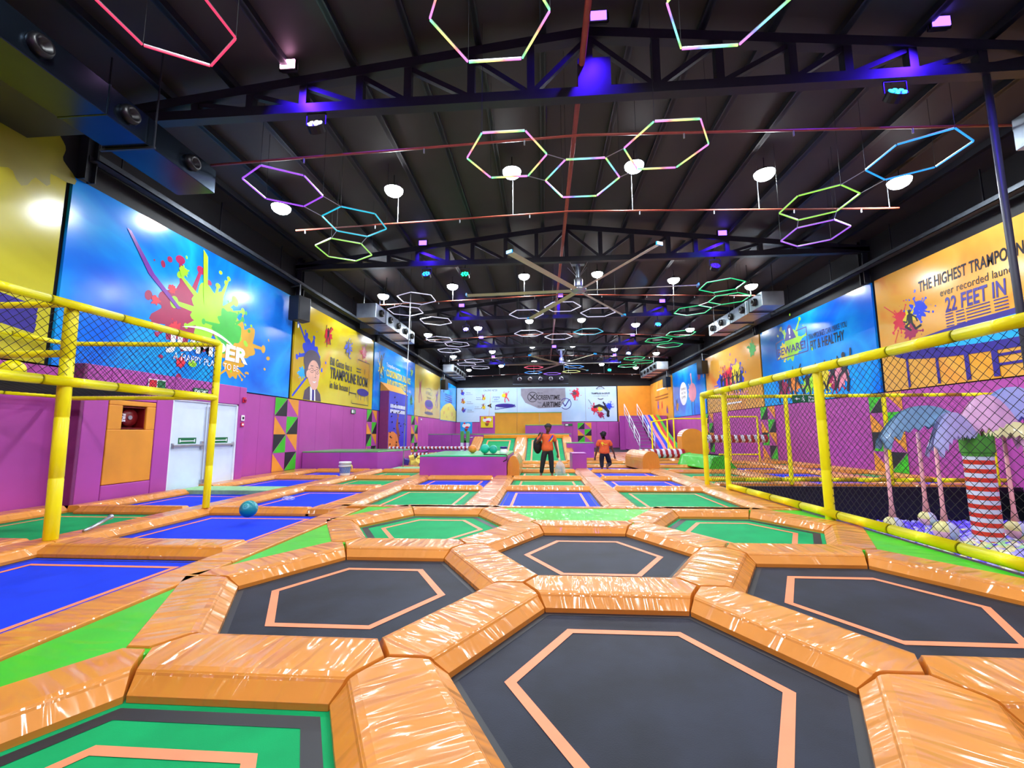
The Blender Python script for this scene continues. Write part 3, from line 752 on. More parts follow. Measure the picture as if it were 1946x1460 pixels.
# air ducts
def duct(x0, x1, y0, y1, z0, z1, side, label, n=5):
    t = empty('air_duct', ((x0 + x1) / 2, (y0 + y1) / 2, z0), label=label, cat='air duct')
    hx, hy, h = (x1 - x0) / 2, (y1 - y0) / 2, z1 - z0
    g = G(); g.box(-hx, hx, -hy, hy, 0, h)
    for k in range(1, 4): y = -hy + 2 * hy * k / 4; g.box(-hx - .015, hx + .015, y - .015, y + .015, -.015, h + .015)
    g.build('duct_body', DUCTD if 'top left' in label else GALV, t, bevel=.01)
    sx = hx if side > 0 else -hx
    for k in range(n):
        y = -hy + 2 * hy * (k + .5) / n
        M = Matrix.Translation((sx, y, h * .5)) @ Matrix.Rotation(radians(90) * side, 4, 'Y')
        g = G(); g.lathe([(.15, 0), (.16, .05), (.13, .12), (.09, .12), (.06, .03), (.001, .03)], 16, M); g.build('jet_nozzle', BLACKP, t, smooth=True)
    for k in range(3):
        y = -hy + 2 * hy * (k + .5) / 3; g = G(); g.bar((-hx - .1, y, -.03), (hx + .1, y, -.03), .04); g.bar((-hx - .08, y, 0), (-hx - .08, y, 8.5 - z0), .02); g.bar((hx + .08, y, 0), (hx + .08, y, 8.5 - z0), .02); g.build('hanger', STEEL_D, t)
    return t
duct(-7.85, -7.0, -1, 8.2, 6.67, 7.2, 1, 'long air duct in the top left corner with round jet nozzles', 7)
duct(-7.85, -7.0, 17.2, 22.7, 6.42, 7.05, 1, 'galvanised air duct with nozzles on the left, beyond the second truss', 5)
duct(-7.85, -7.0, 33.2, 38.5, 6.4, 7.0, 1, 'far air duct with nozzles on the left')
duct(8.7, 9.55, 17.0, 22.4, 6.48, 7.05, -1, 'galvanised air duct with nozzles on the right, beyond the second truss')
duct(8.7, 9.55, 32.7, 38.0, 6.3, 6.9, -1, 'far air duct with nozzles on the right')
duct(8.7, 9.55, 2, 7.9, 6.6, 7.2, -1, 'air duct end at the right edge of the view')
t = empty('air_unit', (-.15, 45.2, 6.72), label='wide dark air unit with five round nozzles above the far mural', cat='air duct')
g = G(); g.box(-2.95, 2.95, -.3, .3, 0, .85); g.box(-2.97, 2.97, -.33, -.3, 0, .1); g.build('casing', STEEL_D, t)
for x in (-2.5, 0, 2.5): g = G(); g.bar((x, 0, .85), (x, 0, roof_z(x) - 6.74), .04); g.build('hanger', STEEL_D, t)
for k in range(5):
    g = G(); g.lathe([(.2, 0), (.22, .06), (.16, .12), (.12, .03), (.001, .03)], 16, Matrix.Translation((-2.2 + 1.1 * k, -.3, .5)) @ Matrix.Rotation(radians(90), 4, 'X')); g.build('jet_nozzle', METAL, t, smooth=True)
# return-air boxes hung between duct and wall
for i, (x, y) in enumerate(((-8.75, 6.0), (-8.75, 22.0), (10.3, 21.6))):
    o = boxobj('side_plenum', (-.75, .75, -.7, .7, 0, .35), STEEL_D); o.location = (x, y, 7.0); tag(o, 'dark sheet metal box between the %s duct and the wall' % ['top left', 'left middle', 'right middle'][i], 'air box')
# loudspeakers
for i, (x, y, z, s, nm) in enumerate(((-9.3, 15.5, 5.85, 1, 'left wall, near one between two murals'), (-9.3, 40.2, 5.7, 1, 'left wall, far one'), (11.5, 31.3, 5.7, -1, 'right wall beside the blue mural'), (11.5, 40.2, 5.7, -1, 'right wall, farthest one'))):
    t = empty('loudspeaker', (x, y, z), (0, 0, radians(-18 * s if s > 0 else 18)), 'black loudspeaker hung on the %s' % nm, 'loudspeaker', 'wall loudspeakers')
    g = G(); g.prism([(-.26, -.34), (.2, -.28), (.2, .28), (-.26, .34)] if s > 0 else [(-.2, -.28), (.26, -.34), (.26, .34), (-.2, .28)], 0, .95); g.build('cabinet', BLACKP, t, bevel=.02)
    g = G(); sx = .202 * s; a, b = sorted((sx, sx + .012 * s)); g.box(a, b, -.25, .25, .06, .89); g.build('grille', STEEL_D, t)
    g = G(); g.bar((-.1 * s, 0, 1.0), (-.1 * s, 0, 1.5), .04); g.bar((-.1 * s, 0, -.25), (-.1 * s, 0, 0), .04); g.bar((-.1 * s, 0, 1.45), (-.58 * s, 0, 1.45), .04); g.build('bracket', METAL, t)
# vertical dark pole at the right
g = G(); g.tube([(0, 0, 0), (0, 0, 9.95)], .055, 10); o = g.build('support_pole', plain('blue_grey_pole_paint', '#2E3038', rough=.5), smooth=True); o.location = (8.28, 7.8, -1.2); tag(o, 'tall dark round pole rising from the ball pit to the nearest truss', 'pole')
# ================================================================== MURALS AND WALL THINGS
def frame(side):
    if side == 'left': M = Matrix(((0, 0, 1, XL), (1, 0, 0, 0), (0, 1, 0, 0), (0, 0, 0, 1)))
    elif side == 'right': M = Matrix(((0, 0, -1, XR), (-1, 0, 0, 0), (0, 1, 0, 0), (0, 0, 0, 1)))
    else: M = Matrix(((1, 0, 0, 0), (0, 0, -1, YF), (0, 1, 0, 0), (0, 0, 0, 1)))
    return M
class Wall:
    """printed panel on a wall; u runs to the viewer's right, v up"""
    def __init__(s, side, u0, u1, v0, v1, m, label, name='wall_mural', cat='mural', th=.03, off=0.0, group='printed wall murals'):
        s.M = frame(side); g = G(); g.box(u0, u1, v0, v1, -.04, th); s.th = th
        s.o = g.build(name, m); s.o.matrix_world = s.M @ Matrix.Translation((0, 0, off)); tag(s.o, label, cat, group); s.z = th; s.k = 0
    def lay(s): s.k += 1; return s.th + .0011 * s.k
    def add(s, g, name, m): return g.build(name, m, s.o)
    def splash(s, cx, cy, r, m, seed, drops=10, spikes=7, name='paint_splash'):
        z = s.lay(); R = random.Random(seed); g = G(); n = 56
        ph = [R.uniform(0, 6.28) for _ in range(6)]; am = [R.uniform(.04, .13) for _ in range(6)]
        g.flat([(cx + r * .72 * (1 + sum(am[q] * sin((q + 2) * 1.7 // 1 * 2 * pi * k / n + ph[q]) for q in range(6))) * cos(2 * pi * k / n), cy + r * .72 * (1 + sum(am[q] * sin((q + 2) * 1.7 // 1 * 2 * pi * k / n + ph[q]) for q in range(6))) * sin(2 * pi * k / n)) for k in range(n)], z)
        for _ in range(spikes):
            a = R.uniform(0, 2 * pi); L = r * R.uniform(.85, 1.35); w = r * R.uniform(.05, .12)
            x, y = cx + L * cos(a), cy + L * sin(a)
            g.flat([(cx + r * .5 * cos(a - .16), cy + r * .5 * sin(a - .16)), (x + w * sin(a) * .4, y - w * cos(a) * .4), (x - w * sin(a) * .4, y + w * cos(a) * .4), (cx + r * .5 * cos(a + .16), cy + r * .5 * sin(a + .16))], z)
            g.disc(x, y, w, w * 1.3, z, 12, a)
        for _ in range(drops):
            a = R.uniform(0, 2 * pi); L = r * R.uniform(1.0, 1.6); q = r * R.uniform(.02, .09)
            g.disc(cx + L * cos(a), cy + L * sin(a), q, q * R.uniform(1, 1.6), z, 10, R.uniform(0, 3))
        return s.add(g, name, m)
    def figure(s, cx, cy, h, m, pose=0, name='jumping_figure'):
        """silhouette, cy = feet height"""
        z = s.lay(); g = G(); P_ = lambda x, y: (cx + x * h, cy + y * h)
        poses = [dict(al=[(-.1, .78), (-.22, .95), (-.2, 1.1)], ar=[(.1, .78), (.2, .98), (.3, 1.12)], ll=[(-.06, .5), (-.14, .25), (-.1, 0)], lr=[(.06, .5), (.2, .35), (.3, .12)]),
                 dict(al=[(-.1, .78), (-.25, .7), (-.3, .85)], ar=[(.1, .78), (.25, .85), (.28, 1.05)], ll=[(-.06, .5), (-.22, .38), (-.32, .12)], lr=[(.06, .5), (.12, .25), (.06, 0)]),
                 dict(al=[(-.1, .78), (-.16, .55), (-.3, .62)], ar=[(.1, .78), (.24, .66), (.3, .5)], ll=[(-.05, .5), (-.24, .4), (-.02, .22)], lr=[(.05, .5), (.2, .22), (.42, .3)])]
        q = poses[pose]
        for k, w in (('al', .055), ('ar', .055), ('ll', .085), ('lr', .085)):
            pts = [P_(*p) for p in q[k]]; g.line(pts, w * h, z)
            for p in pts: g.disc(p[0], p[1], w * h / 2, w * h / 2, z, 8)
        g.flat([P_(-.12, .82), P_(-.1, .48), P_(.1, .48), P_(.12, .82), P_(.04, .86), P_(-.04, .86)], z)
        g.disc(*P_(.0, .93), .07 * h, .085 * h, z, 14)
        return s.add(g, name, m)
    def txt(s, body, u0, u1, v, cap, m, bold=.0, shear=0, name='lettering'):
        o = text(name, body, cap / .7, Matrix.Identity(4), m, s.o, bold=bold * cap, shear=shear, align='LEFT', depth=.0005)
        xs_ = [w.co.x for w in o.data.vertices]; a, b = min(xs_), max(xs_)
        o.data.transform(Matrix.Translation((u0, v, s.lay() + .0005)) @ Matrix.Diagonal(((u1 - u0) / (b - a), 1, 1, 1)) @ Matrix.Translation((-a, 0, 0)))
        return o
    def lines(s, rows, m, w=.03, name='printed_lines'):
        z = s.lay(); g = G()
        for a, b in rows: g.line([a, b], w, z)
        return s.add(g, name, m)
    def tramp(s, cx, cy, rx, ry, leg, m, m2=None, name='trampoline_drawing'):
        z = s.lay(); g = G(); g.disc(cx, cy, rx, ry, z, 40)
        for k in (-.8, -.35, .35, .8): g.line([(cx + rx * k, cy - ry * .5), (cx + rx * k, cy - leg)], rx * .04, z)
        o = s.add(g, name, m)
        if m2: z = s.lay(); g = G(); g.disc(cx, cy + ry * .12, rx * .82, ry * .62, z, 36); s.add(g, 'trampoline_bed_drawing', m2)
        return o

BLUEMUR = mottled('blue_mural_print', [(.25, '#0A4FD8'), (.42, '#0E78E8'), (.55, '#18A2F2'), (.72, '#0A5FE0')])
YELMUR = mottled('yellow_mural_print', [(.25, '#C98A20'), (.45, '#CDB41E'), (.6, '#D5C424'), (.75, '#E0922E')], scale=.3)
OLIVE = mottled('olive_yellow_mural_print', [(.3, '#B8A41E'), (.5, '#C4BE2E'), (.7, '#A8A020')], scale=.3)
ORGMUR = mottled('orange_mural_print', [(.25, '#D9682E'), (.42, '#E0A038'), (.55, '#DDA64A'), (.75, '#E0762E')], scale=.33)
TANMUR = mottled('tan_mural_print', [(.3, '#C88A1E'), (.5, '#D0AE4A'), (.7, '#C9C060')], scale=.25)
WHTMUR = mottled('pale_blue_white_print', [(.3, '#A8CBF0'), (.6, '#C4DBF6')], scale=.3)

# ---- left wall
w = Wall('left', 0.5, 7.62, MB, MT, OLIVE, 'olive yellow mural panel at the left edge, nearest the camera')
w.splash(6.9, 7.05, 1.0, P['olive'], 3, 0, 0)
w.lines([((4.5, 4.3), (7.4, 3.9)), ((4.5, 4.15), (7.4, 3.72)), ((4.5, 4.0), (7.4, 3.55))], NAVY, .2, name='navy_band')
w = Wall('left', 7.74, 15.75, MB, MT, BLUEMUR, 'bright blue mural with crimson, lime and gold paint splashes on the left wall')
w.splash(12.9, 4.5, 1.0, P['gold'], 21, 6, 5); w.splash(12.7, 3.7, .55, P['gold'], 22, 3, 3)
w.splash(10.75, 4.75, 1.15, P['crimson'], 5, 12, 9)
w.splash(11.75, 5.0, 1.15, P['lime'], 8, 10, 9); w.splash(12.4, 4.8, .75, P['green'], 9, 4, 6)
w.splash(10.3, 5.35, .16, P['red'], 2, 0, 0); w.splash(9.85, 4.9, .16, P['red'], 4, 0, 0); w.splash(10.5, 4.35, .22, P['red'], 6, 2, 2); w.splash(10.75, 3.45, .2, P['red'], 7, 0, 2)
w.splash(10.6, 5.95, .2, P['lime'], 1, 0, 0)
z = w.lay(); g = G(); g.flat([(8.95, 6.38), (9.05, 6.36), (9.75, 5.55), (10.62, 4.9), (10.5, 4.86), (9.6, 5.5)], z); w.add(g, 'purple_streak', P['purple'])
z = w.lay(); g = G(); g.flat([(11.2, 6.85), (11.38, 6.7), (11.5, 5.3), (11.36, 5.3), (11.26, 6.2)], z); w.add(g, 'lime_streak', P['lime'])
z = w.lay(); g = G(); up = [(10.7 + 2.3 * t, 4.2 + .5 * sin(pi * (.15 + .75 * t)) - .25 * t) for t in [i / 14 for i in range(15)]]; dn = [(x, y - .09 * sin(pi * i / 14) - .005) for i, (x, y) in enumerate(up)]
g.flat(up[::-1] + dn, z); w.add(g, 'white_swoosh', P['white'])
w.txt('JUMPER', 10.25, 13.35, 3.82, .46, P['white'], bold=.06); w.txt('A HAPPY PLACE TO BE', 10.5, 12.95, 3.5, .2, P['white'], bold=.0)
w = Wall('left', 15.95, 23.85, MB, MT, YELMUR, 'yellow mural with a drawn man in glasses and black lettering TRAMPOLINE ROOM')
w.splash(17.2, 4.9, .8, P['blue'], 31, 8, 8); w.splash(16.6, 4.0, .3, P['sky'], 33, 4, 3)
w.lines([((16.1, 6.1), (16.95, 5.1))], P['blue'], .09, 'blue_streak'); w.lines([((16.0, 3.0), (17.0, 3.9))], P['blue'], .09, 'blue_streak')
z = w.lay(); g = G(); g.flat([(16.75, 2.92), (16.85, 3.3), (17.15, 3.5), (17.75, 3.5), (18.1, 3.25), (18.2, 2.92)], z); w.add(g, 'drawn_suit', P['hair'])
z = w.lay(); g = G(); g.flat([(17.3, 2.92), (17.25, 3.5), (17.65, 3.5), (17.72, 2.92)], z); w.add(g, 'drawn_shirt', P['white'])
z = w.lay(); g = G(); g.flat([(17.44, 2.92), (17.42, 3.4), (17.52, 3.45), (17.58, 3.38), (17.62, 2.92)], z); w.add(g, 'drawn_tie', NAVY)
z = w.lay(); g = G(); g.disc(17.35, 4.55, .68, .52, z, 24); g.disc(16.98, 4.2, .22, .4, z, 16); w.add(g, 'drawn_hair', P['hair'])
z = w.lay(); g = G(); g.disc(17.48, 4.08, .48, .58, z, 26); g.disc(17.55, 3.72, .34, .34, z, 18); g.disc(16.99, 4.0, .09, .15, z, 12); w.add(g, 'drawn_face', P['skin'])
z = w.lay(); g = G()
for cx in (17.32, 17.75): g.line([(cx + .15 * cos(a), 4.2 + .1 * sin(a)) for a in [2 * pi * k / 14 for k in range(15)]], .02, z)
g.line([(17.47, 4.22), (17.6, 4.22)], .02, z); g.line([(17.0, 4.2), (17.17, 4.22)], .02, z); g.disc(17.33, 4.19, .035, .03, z, 10); g.disc(17.75, 4.19, .035, .03, z, 10)
g.line([(17.6, 4.1), (17.68, 3.93), (17.55, 3.92)], .02, z); g.line([(17.2, 4.38), (17.42, 4.4)], .03, z); g.line([(17.65, 4.4), (17.85, 4.37)], .03, z); w.add(g, 'drawn_glasses', INK)
z = w.lay(); g = G(); g.flat([(17.4, 3.74), (17.48, 3.69), (17.6, 3.69), (17.72, 3.78), (17.56, 3.74)], z); w.add(g, 'drawn_smile', P['white'])
w.splash(18.55, 6.0, .42, P['red'], 41, 5, 8); w.figure(18.55, 5.55, .8, INK, 0)
w.splash(20.6, 5.85, .42, P['blue'], 42, 5, 8); w.figure(20.6, 5.4, .85, INK, 1)
w.splash(22.5, 5.95, .42, P['red'], 43, 5, 6); w.figure(22.5, 5.6, .7, P['pink'], 2)
w.txt('Bill Gates has a', 18.85, 21.1, 4.7, .36, INK, bold=.02); w.txt('TRAMPOLINE ROOM', 18.88, 23.12, 4.1, .5, INK, bold=.04); w.txt('in his house', 18.9, 20.75, 3.62, .34, INK, bold=.02)
w.lines([((21.75, 5.25), (21.75, 5.45)), ((21.75, 5.45), (23.3, 5.45)), ((23.3, 5.45), (23.3, 3.1)), ((21.2, 3.25), (21.2, 3.08)), ((21.2, 3.08), (23.3, 3.08))], INK, .03, 'black_frame_lines')
w.tramp(22.55, 3.75, .75, .2, .45, NAVY); w.lines([((20.9, 3.9), (20.9, 3.45)), ((20.9, 3.6), (21.7, 3.6)), ((21.7, 3.6), (21.7, 3.4)), ((21.65, 4.95), (22.2, 4.95)), ((21.65, 4.8), (22.2, 4.8)), ((22.7, 5.05), (22.7, 4.75))], INK, .05, 'furniture_drawing')
w = Wall('left', 24.0, 32.0, MB, MT, BLUEMUR, 'blue mural with lime and white lettering on the left wall behind the climbing tower')
w.splash(25.1, 5.5, .45, P['yellow'], 51, 4, 4); w.figure(25.1, 4.8, 1.5, INK, 0); w.splash(31.2, 6.1, .35, P['lime'], 52, 3, 3); w.figure(31.2, 5.7, .8, INK, 1); w.splash(31.2, 4.0, .4, P['green'], 53, 3, 5); w.figure(31.2, 3.5, .9, INK, 2)
w.txt('Trampolines improve', 26.0, 28.6, 5.75, .24, P['white']); w.txt('COORDINATION, BALANCE', 26.0, 30.9, 5.15, .42, P['yellow'], bold=.05); w.txt('AND BODY STRENGTH', 26.1, 30.2, 4.55, .42, P['yellow'], bold=.05); w.txt('in kids', 30.25, 31.1, 4.5, .24, P['white'])
w = Wall('left', 32.15, 40.3, MB, MT, TANMUR, 'tan mural with a large violet round trampoline drawing on the left wall')
w.tramp(36.3, 4.0, 1.35, .42, .75, P['purple'], NAVY); z = w.lay(); g = G(); g.disc(36.3, 3.25, 1.4, .14, z, 30); w.add(g, 'shadow_drawing', P['hair'])
w.figure(33.5, 4.0, 1.7, P['crimson'], 0); w.figure(39.0, 3.9, 1.5, P['purple'], 1)
w.txt('ACTUALLY', 35.2, 37.2, 4.85, .26, P['hair']); w.txt('better', 35.6, 36.9, 4.5, .2, P['hair']); w.lines([((35.3, 5.25), (35.8, 5.4)), ((35.8, 5.4), (36.6, 5.4)), ((36.6, 5.4), (37.1, 5.25))], P['hair'], .04)
w = Wall('left', 40.45, 47.9, MB - .1, MT - .1, BLUEMUR, 'blue mural with a yellow cheese-like moon at its foot in the far left corner')
z = w.lay(); g = G(); g.flat([(40.46, 2.85), (47.85, 2.85), (47.85, 4.0), (46.5, 4.5), (44.8, 4.75), (43, 4.55), (41.6, 4.2), (40.46, 3.7)], z); w.add(g, 'yellow_moon', P['yellow'])
z = w.lay(); g = G()
for x, y, r in ((42.0, 3.6, .3), (44.0, 4.1, .35), (45.8, 3.6, .4), (43.2, 3.2, .2), (46.8, 3.3, .25)): g.disc(x, y, r, r * .6, z, 16)
w.add(g, 'moon_craters', P['gold'])
w.lines([((42.3, 5.5 - .22 * k), (45.8, 5.5 - .22 * k)) for k in range(4)] + [((43, 6.0), (44, 6.2)), ((44, 6.2), (45, 6.0))], NAVY, .1, 'small_lettering')

# ---- right wall (u = -Y)
w = Wall('right', -15.72, -7.0, MB, MT, ORGMUR, 'orange mural with black and navy lettering and a big trampoline drawing on the right wall')
w.splash(-14.75, 5.2, .42, P['red'], 61, 10, 9); w.splash(-14.1, 5.35, .4, P['blue'], 62, 9, 7); w.splash(-14.45, 4.75, .34, P['crimson'], 63, 6, 5); w.splash(-14.45, 5.2, .3, P['yellow'], 64, 4, 3)
w.lines([((-15.4, 5.85), (-14.9, 5.4)), ((-15.1, 4.5), (-14.9, 4.9))], P['red'], .03, 'red_streaks'); w.figure(-14.42, 4.6, .85, INK, 2)
w.txt('THE HIGHEST TRAMPOLINE', -13.98, -10.85, 5.9, .33, INK, bold=.03, shear=.12); w.txt('ever recorded launch', -13.3, -11.2, 5.53, .22, INK, bold=.0, shear=.08); w.txt('22 FEET IN', -13.2, -11.5, 5.02, .42, NAVY, bold=.03, shear=.12)
w.lines([((a, 4.95 - .09 * k), (b, 4.95 - .09 * k)) for k in range(6) for a, b in ((-13.22, -12.98), (-12.9, -12.65), (-12.6, -11.95), (-11.85, -11.5))], NAVY, .028)
z = w.lay(); g = G(); g.disc(-10.9, 4.12, 4.3, .5, z, 60); w.add(g, 'trampoline_rim_drawing', NAVY)
z = w.lay(); g = G(); g.disc(-10.7, 4.17, 3.2, .3, z, 60); w.add(g, 'trampoline_bed_drawing', P['sky'])
z = w.lay(); g = G()
for x, q, ww in ((-14.7, 3.95, .09), (-13.65, 3.85, .09), (-12.75, 3.75, .13), (-12.0, 3.7, .16), (-9.5, 3.7, .14)): w.lines([((x, q), (x, 2.95))], NAVY, ww, 'trampoline_leg_drawing')
for k in range(2): g.line([(-12.0, 3.5 - .25 * k), (-9.5, 3.5 - .25 * k)], .07, z)
w.add(g, 'trampoline_legs_drawing', NAVY)
w = Wall('right', -23.85, -15.9, MB, MT, BLUEMUR, 'blue mural with a BEWARE sign, lettering and dancing silhouettes on the right wall')
w.splash(-21.0, 5.7, 1.0, P['lime'], 71, 5, 4); w.splash(-21.7, 5.5, .5, P['yellow'], 76, 3, 3)
w.lines([((-22.35, 6.0), (-22.35, 5.15)), ((-22.35, 5.15), (-19.8, 5.15)), ((-19.8, 5.15), (-19.8, 6.25)), ((-19.8, 6.25), (-20.6, 6.25)), ((-22.35, 6.0), (-21.65, 6.1))], NAVY, .05, 'sign_frame_lines')
z = w.lay(); g = G(); g.flat([(-21.6, 5.95), (-20.6, 5.95), (-20.95, 6.6), (-21.1, 6.7), (-21.25, 6.6)], z); w.add(g, 'warning_triangle', NAVY)
z = w.lay(); g = G(); g.flat([(-21.14, 6.2), (-21.06, 6.2), (-21.03, 6.5), (-21.17, 6.5)], z); g.disc(-21.1, 6.08, .06, .06, z, 12); w.add(g, 'exclamation_mark', P['white'])
w.txt('BEWARE!', -22.25, -19.95, 5.32, .36, NAVY, bold=.03); w.txt('TRAMPOLINES CAN MAKE YOU', -19.7, -17.25, 5.62, .24, INK, bold=.0); w.txt('FIT & HEALTHY', -19.6, -17.45, 5.14, .4, INK, bold=.02)
for i, (x, c) in enumerate(((-21.9, 'crimson'), (-21.0, 'orange'), (-19.9, 'lime'), (-18.8, 'yellow'), (-18.2, 'crimson'), (-17.8, 'pink'))): w.splash(x, 3.65 + .1 * (i % 2), .55, P[c], 80 + i, 3, 5)
for i, x in enumerate((-22.2, -21.4, -20.8, -20.0, -19.1, -18.3)): w.figure(x, 3.0 + .12 * (i % 3), 1.25, INK, i % 2)
w.figure(-17.6, 3.15, 1.5, INK, 1)
w = Wall('right', -31.85, -24.0, MB, MT, ORGMUR, 'orange mural with a crowd of raised-arm silhouettes and pink lettering on the right wall')
for i, (x, c) in enumerate(((-29.3, 'blue'), (-28.3, 'crimson'), (-27.4, 'purple'), (-26.6, 'blue'), (-28.0, 'red'), (-27.0, 'yellow'))): w.splash(x, 4.7 + .25 * (i % 3), .8, P[c], 90 + i, 4, 5)
for i, x in enumerate((-29.2, -28.7, -28.1, -27.5, -26.9, -26.4)): w.figure(x, 3.95, 1.3, INK, i % 2)
w.txt('REBOUNDING', -28.7, -25.6, 3.6, .34, P['pink'], bold=.04); w.splash(-24.8, 6.2, .5, P['green'], 97, 4, 4)
w.lines([((-28.9, 3.35), (-26.5, 3.35))], P['white'], .1)
w = Wall('right', -39.85, -32.1, MB, MT, BLUEMUR, 'blue mural with a white speech oval and a pink long-legged bird on the right wall')
z = w.lay(); g = G(); g.disc(-37.0, 4.8, .95, .98, z, 30); w.add(g, 'speech_oval', P['white'])
w.txt('TAMPLIE', -37.6, -36.4, 5.1, .2, INK); w.txt('INS TN', -37.5, -36.5, 4.75, .2, INK); w.txt('JUMPS', -37.5, -36.5, 4.4, .2, INK)
w.splash(-35.2, 4.7, .7, P['yellow'], 101, 0, 4); z = w.lay(); g = G(); g.disc(-34.8, 4.7, .85, .75, z, 24); g.line([(-34.8, 5.2), (-35.0, 6.1)], .22, z); g.disc(-35.0, 6.15, .16, .14, z, 12); w.add(g, 'bird_drawing', P['pink'])
w.lines([((-35.1, 4.1), (-35.1, 2.95)), ((-34.5, 4.1), (-34.5, 2.95))], INK, .07, 'bird_legs_drawing'); w.splash(-38.8, 3.8, .4, P['gold'], 103, 2, 3); w.figure(-38.9, 3.3, 1.1, P['hair'], 0); w.splash(-33.2, 5.8, .4, P['crimson'], 104, 3, 3)
w = Wall('right', -47.9, -40.1, MB - .1, MT - .1, ORGMUR, 'far orange mural with small lettering lines above the rainbow slide')
w.lines([((-45.4, 5.9), (-42.0, 5.9))], P['white'], .14); w.txt('DID YOU', -44.2, -42.6, 6.15, .14, P['hair']); w.lines([((-46.0, 5.2 - .3 * k), (-41.4, 5.2 - .3 * k)) for k in range(2)], P['brown'], .13, 'small_lettering')
for i, (x, y, c) in enumerate(((-45, 4.2, 'blue'), (-43.6, 4.2, 'red'), (-41.9, 3.6, 'purple'))): w.splash(x, y, .3, P[c], 110 + i, 2, 3); w.figure(x, y - .4, .9, P[c], i % 3)

# ---- far wall
w = Wall('far', XL + .1, 8.25, 2.8, 6.68, WHTMUR, 'long pale blue-white mural with SCREENTIME and AIRTIME lettering on the far wall')
def fx(a): return -10.2 + .00977 * a
def fy(b): return 7.15 - .00987 * b
z = w.lay(); g = G(); g.flat([(fx(800), fy(140)), (fx(850), fy(225)), (fx(1000), fy(290)), (fx(1250), fy(280)), (fx(1315), fy(190)), (fx(1310), fy(60)), (fx(800), fy(60))], z); w.add(g, 'grey_patch', P['grey'])
w.lines([((fx(757), 6.6), (fx(757), 2.85)), ((fx(1537), 6.6), (fx(1537), 2.85))], P['grey'], .03, 'panel_seams')
w.txt('CALORIE METER', fx(365), fx(525), fy(90), .22, INK, shear=.2); w.txt('Jumping', fx(470), fx(555), fy(165), .2, NAVY, shear=.2); w.txt('600+', fx(490), fx(540), fy(192), .15, NAVY); w.txt('CALORIES PER HOUR', fx(465), fx(558), fy(215), .1, NAVY)
w.txt('No to', fx(990), fx(1053), fy(122), .17, INK, shear=.2); w.txt('SCREENTIME,', fx(970), fx(1252), fy(190), .5, INK, bold=.04, shear=.2)
w.txt('Yes', fx(992), fx(1032), fy(232), .17, INK, shear=.2); w.txt('to', fx(992), fx(1015), fy(272), .17, INK, shear=.2); w.txt('AIRTIME', fx(1040), fx(1258), fy(273), .55, INK, bold=.04, shear=.2)
def circ(cx, cy, r, m, nm, a0=0, a1=360):
    z = w.lay(); g = G(); g.line([(cx + r * cos(radians(a)), cy + r * sin(radians(a))) for a in range(a0, a1 + 1, 15)], .07, z); w.add(g, nm, m)
circ(fx(935), fy(160), .55, INK, 'crossed_circle', 20, 330); w.lines([((fx(900), fy(130)), (fx(970), fy(190))), ((fx(965), fy(128)), (fx(905), fy(192)))], INK, .11, 'cross_mark')
circ(fx(1313), fy(240), .6, NAVY, 'ticked_circle', -140, 150); w.lines([((fx(1280), fy(225)), (fx(1305), fy(270))), ((fx(1305), fy(270)), (fx(1355), fy(190)))], NAVY, .1, 'tick_mark')
z = w.lay(); g = G(); g.disc(fx(615), fy(255), 1.12, .22, z, 30); g.line([(fx(510), fy(250)), (fx(500), fy(300))], .05, z); g.line([(fx(725), fy(240)), (fx(735), fy(270))], .05, z); g.line([(fx(498), fy(298)), (fx(738), fy(268))], .06, z); w.add(g, 'trampoline_drawing', NAVY)
z = w.lay(); g = G(); g.flat([(fx(405), fy(256)), (fx(458), fy(228)), (fx(452), fy(256)), (fx(464), fy(284))], z); w.add(g, 'arrow_mark', INK)
w.lines([((fx(450), fy(95)), (fx(430), fy(370)))], P['gold'], .03, 'thin_line'); w.figure(fx(628), fy(218), 1.1, P['red'], 0); w.splash(fx(600), fy(140), .3, P['yellow'], 120, 0, 3)
for i, (a, b, c) in enumerate(((112, 105, 'blue'), (122, 205, 'gold'), (125, 305, 'blue'), (362, 165, 'yellow'), (362, 268, 'yellow'))):
    w.splash(fx(a + 8), fy(b + 5), .26, P[c], 125 + i, 0, 3); w.figure(fx(a), fy(b + 25), .62, P['crimson'] if i % 2 else P['brown'], i % 3)
for a, b, nm in ((160, 108, 'Walking'), (170, 212, 'Cycling'), (178, 308, 'Swimming'), (280, 165, 'Running'), (265, 272, 'Aerobics')):
    w.txt(nm, fx(a), fx(a + 50), fy(b), .1, INK); w.lines([((fx(a - 5), fy(b + 16)), (fx(a + 75), fy(b + 16)))], P['grey'], .035)
w.splash(fx(1425), fy(128), .58, P['red'], 131, 6, 7); w.splash(fx(1415), fy(122), .3, P['hair'], 132, 2, 4)
w.txt('TRAMPOLINE BACKFLIPS', fx(1605), fx(1815), fy(135), .19, INK, bold=.02); w.txt('in a single minute is 40', fx(1630), fx(1795), fy(158), .09, INK)
circ(fx(1708), fy(100), .5, P['hair'], 'curved_lettering', 30, 150); circ(fx(1708), fy(150), .42, P['hair'], 'lower_curve', 225, 315); w.txt('The record for', fx(1655), fx(1765), fy(80), .12, P['hair'])
w.splash(fx(1640), fy(300), .5, P['red'], 135, 6, 7); w.splash(fx(1800), fy(270), .42, P['blue'], 136, 6, 5); w.splash(fx(1705), fy(365), .42, P['crimson'], 137, 4, 4); w.splash(fx(1700), fy(300), .35, P['yellow'], 138, 3, 4)
z = w.lay(); g = G(); pts = [(fx(1640), fy(280)), (fx(1690), fy(262)), (fx(1745), fy(285)), (fx(1790), fy(330)), (fx(1785), fy(375))]; g.line(pts, .28, z)
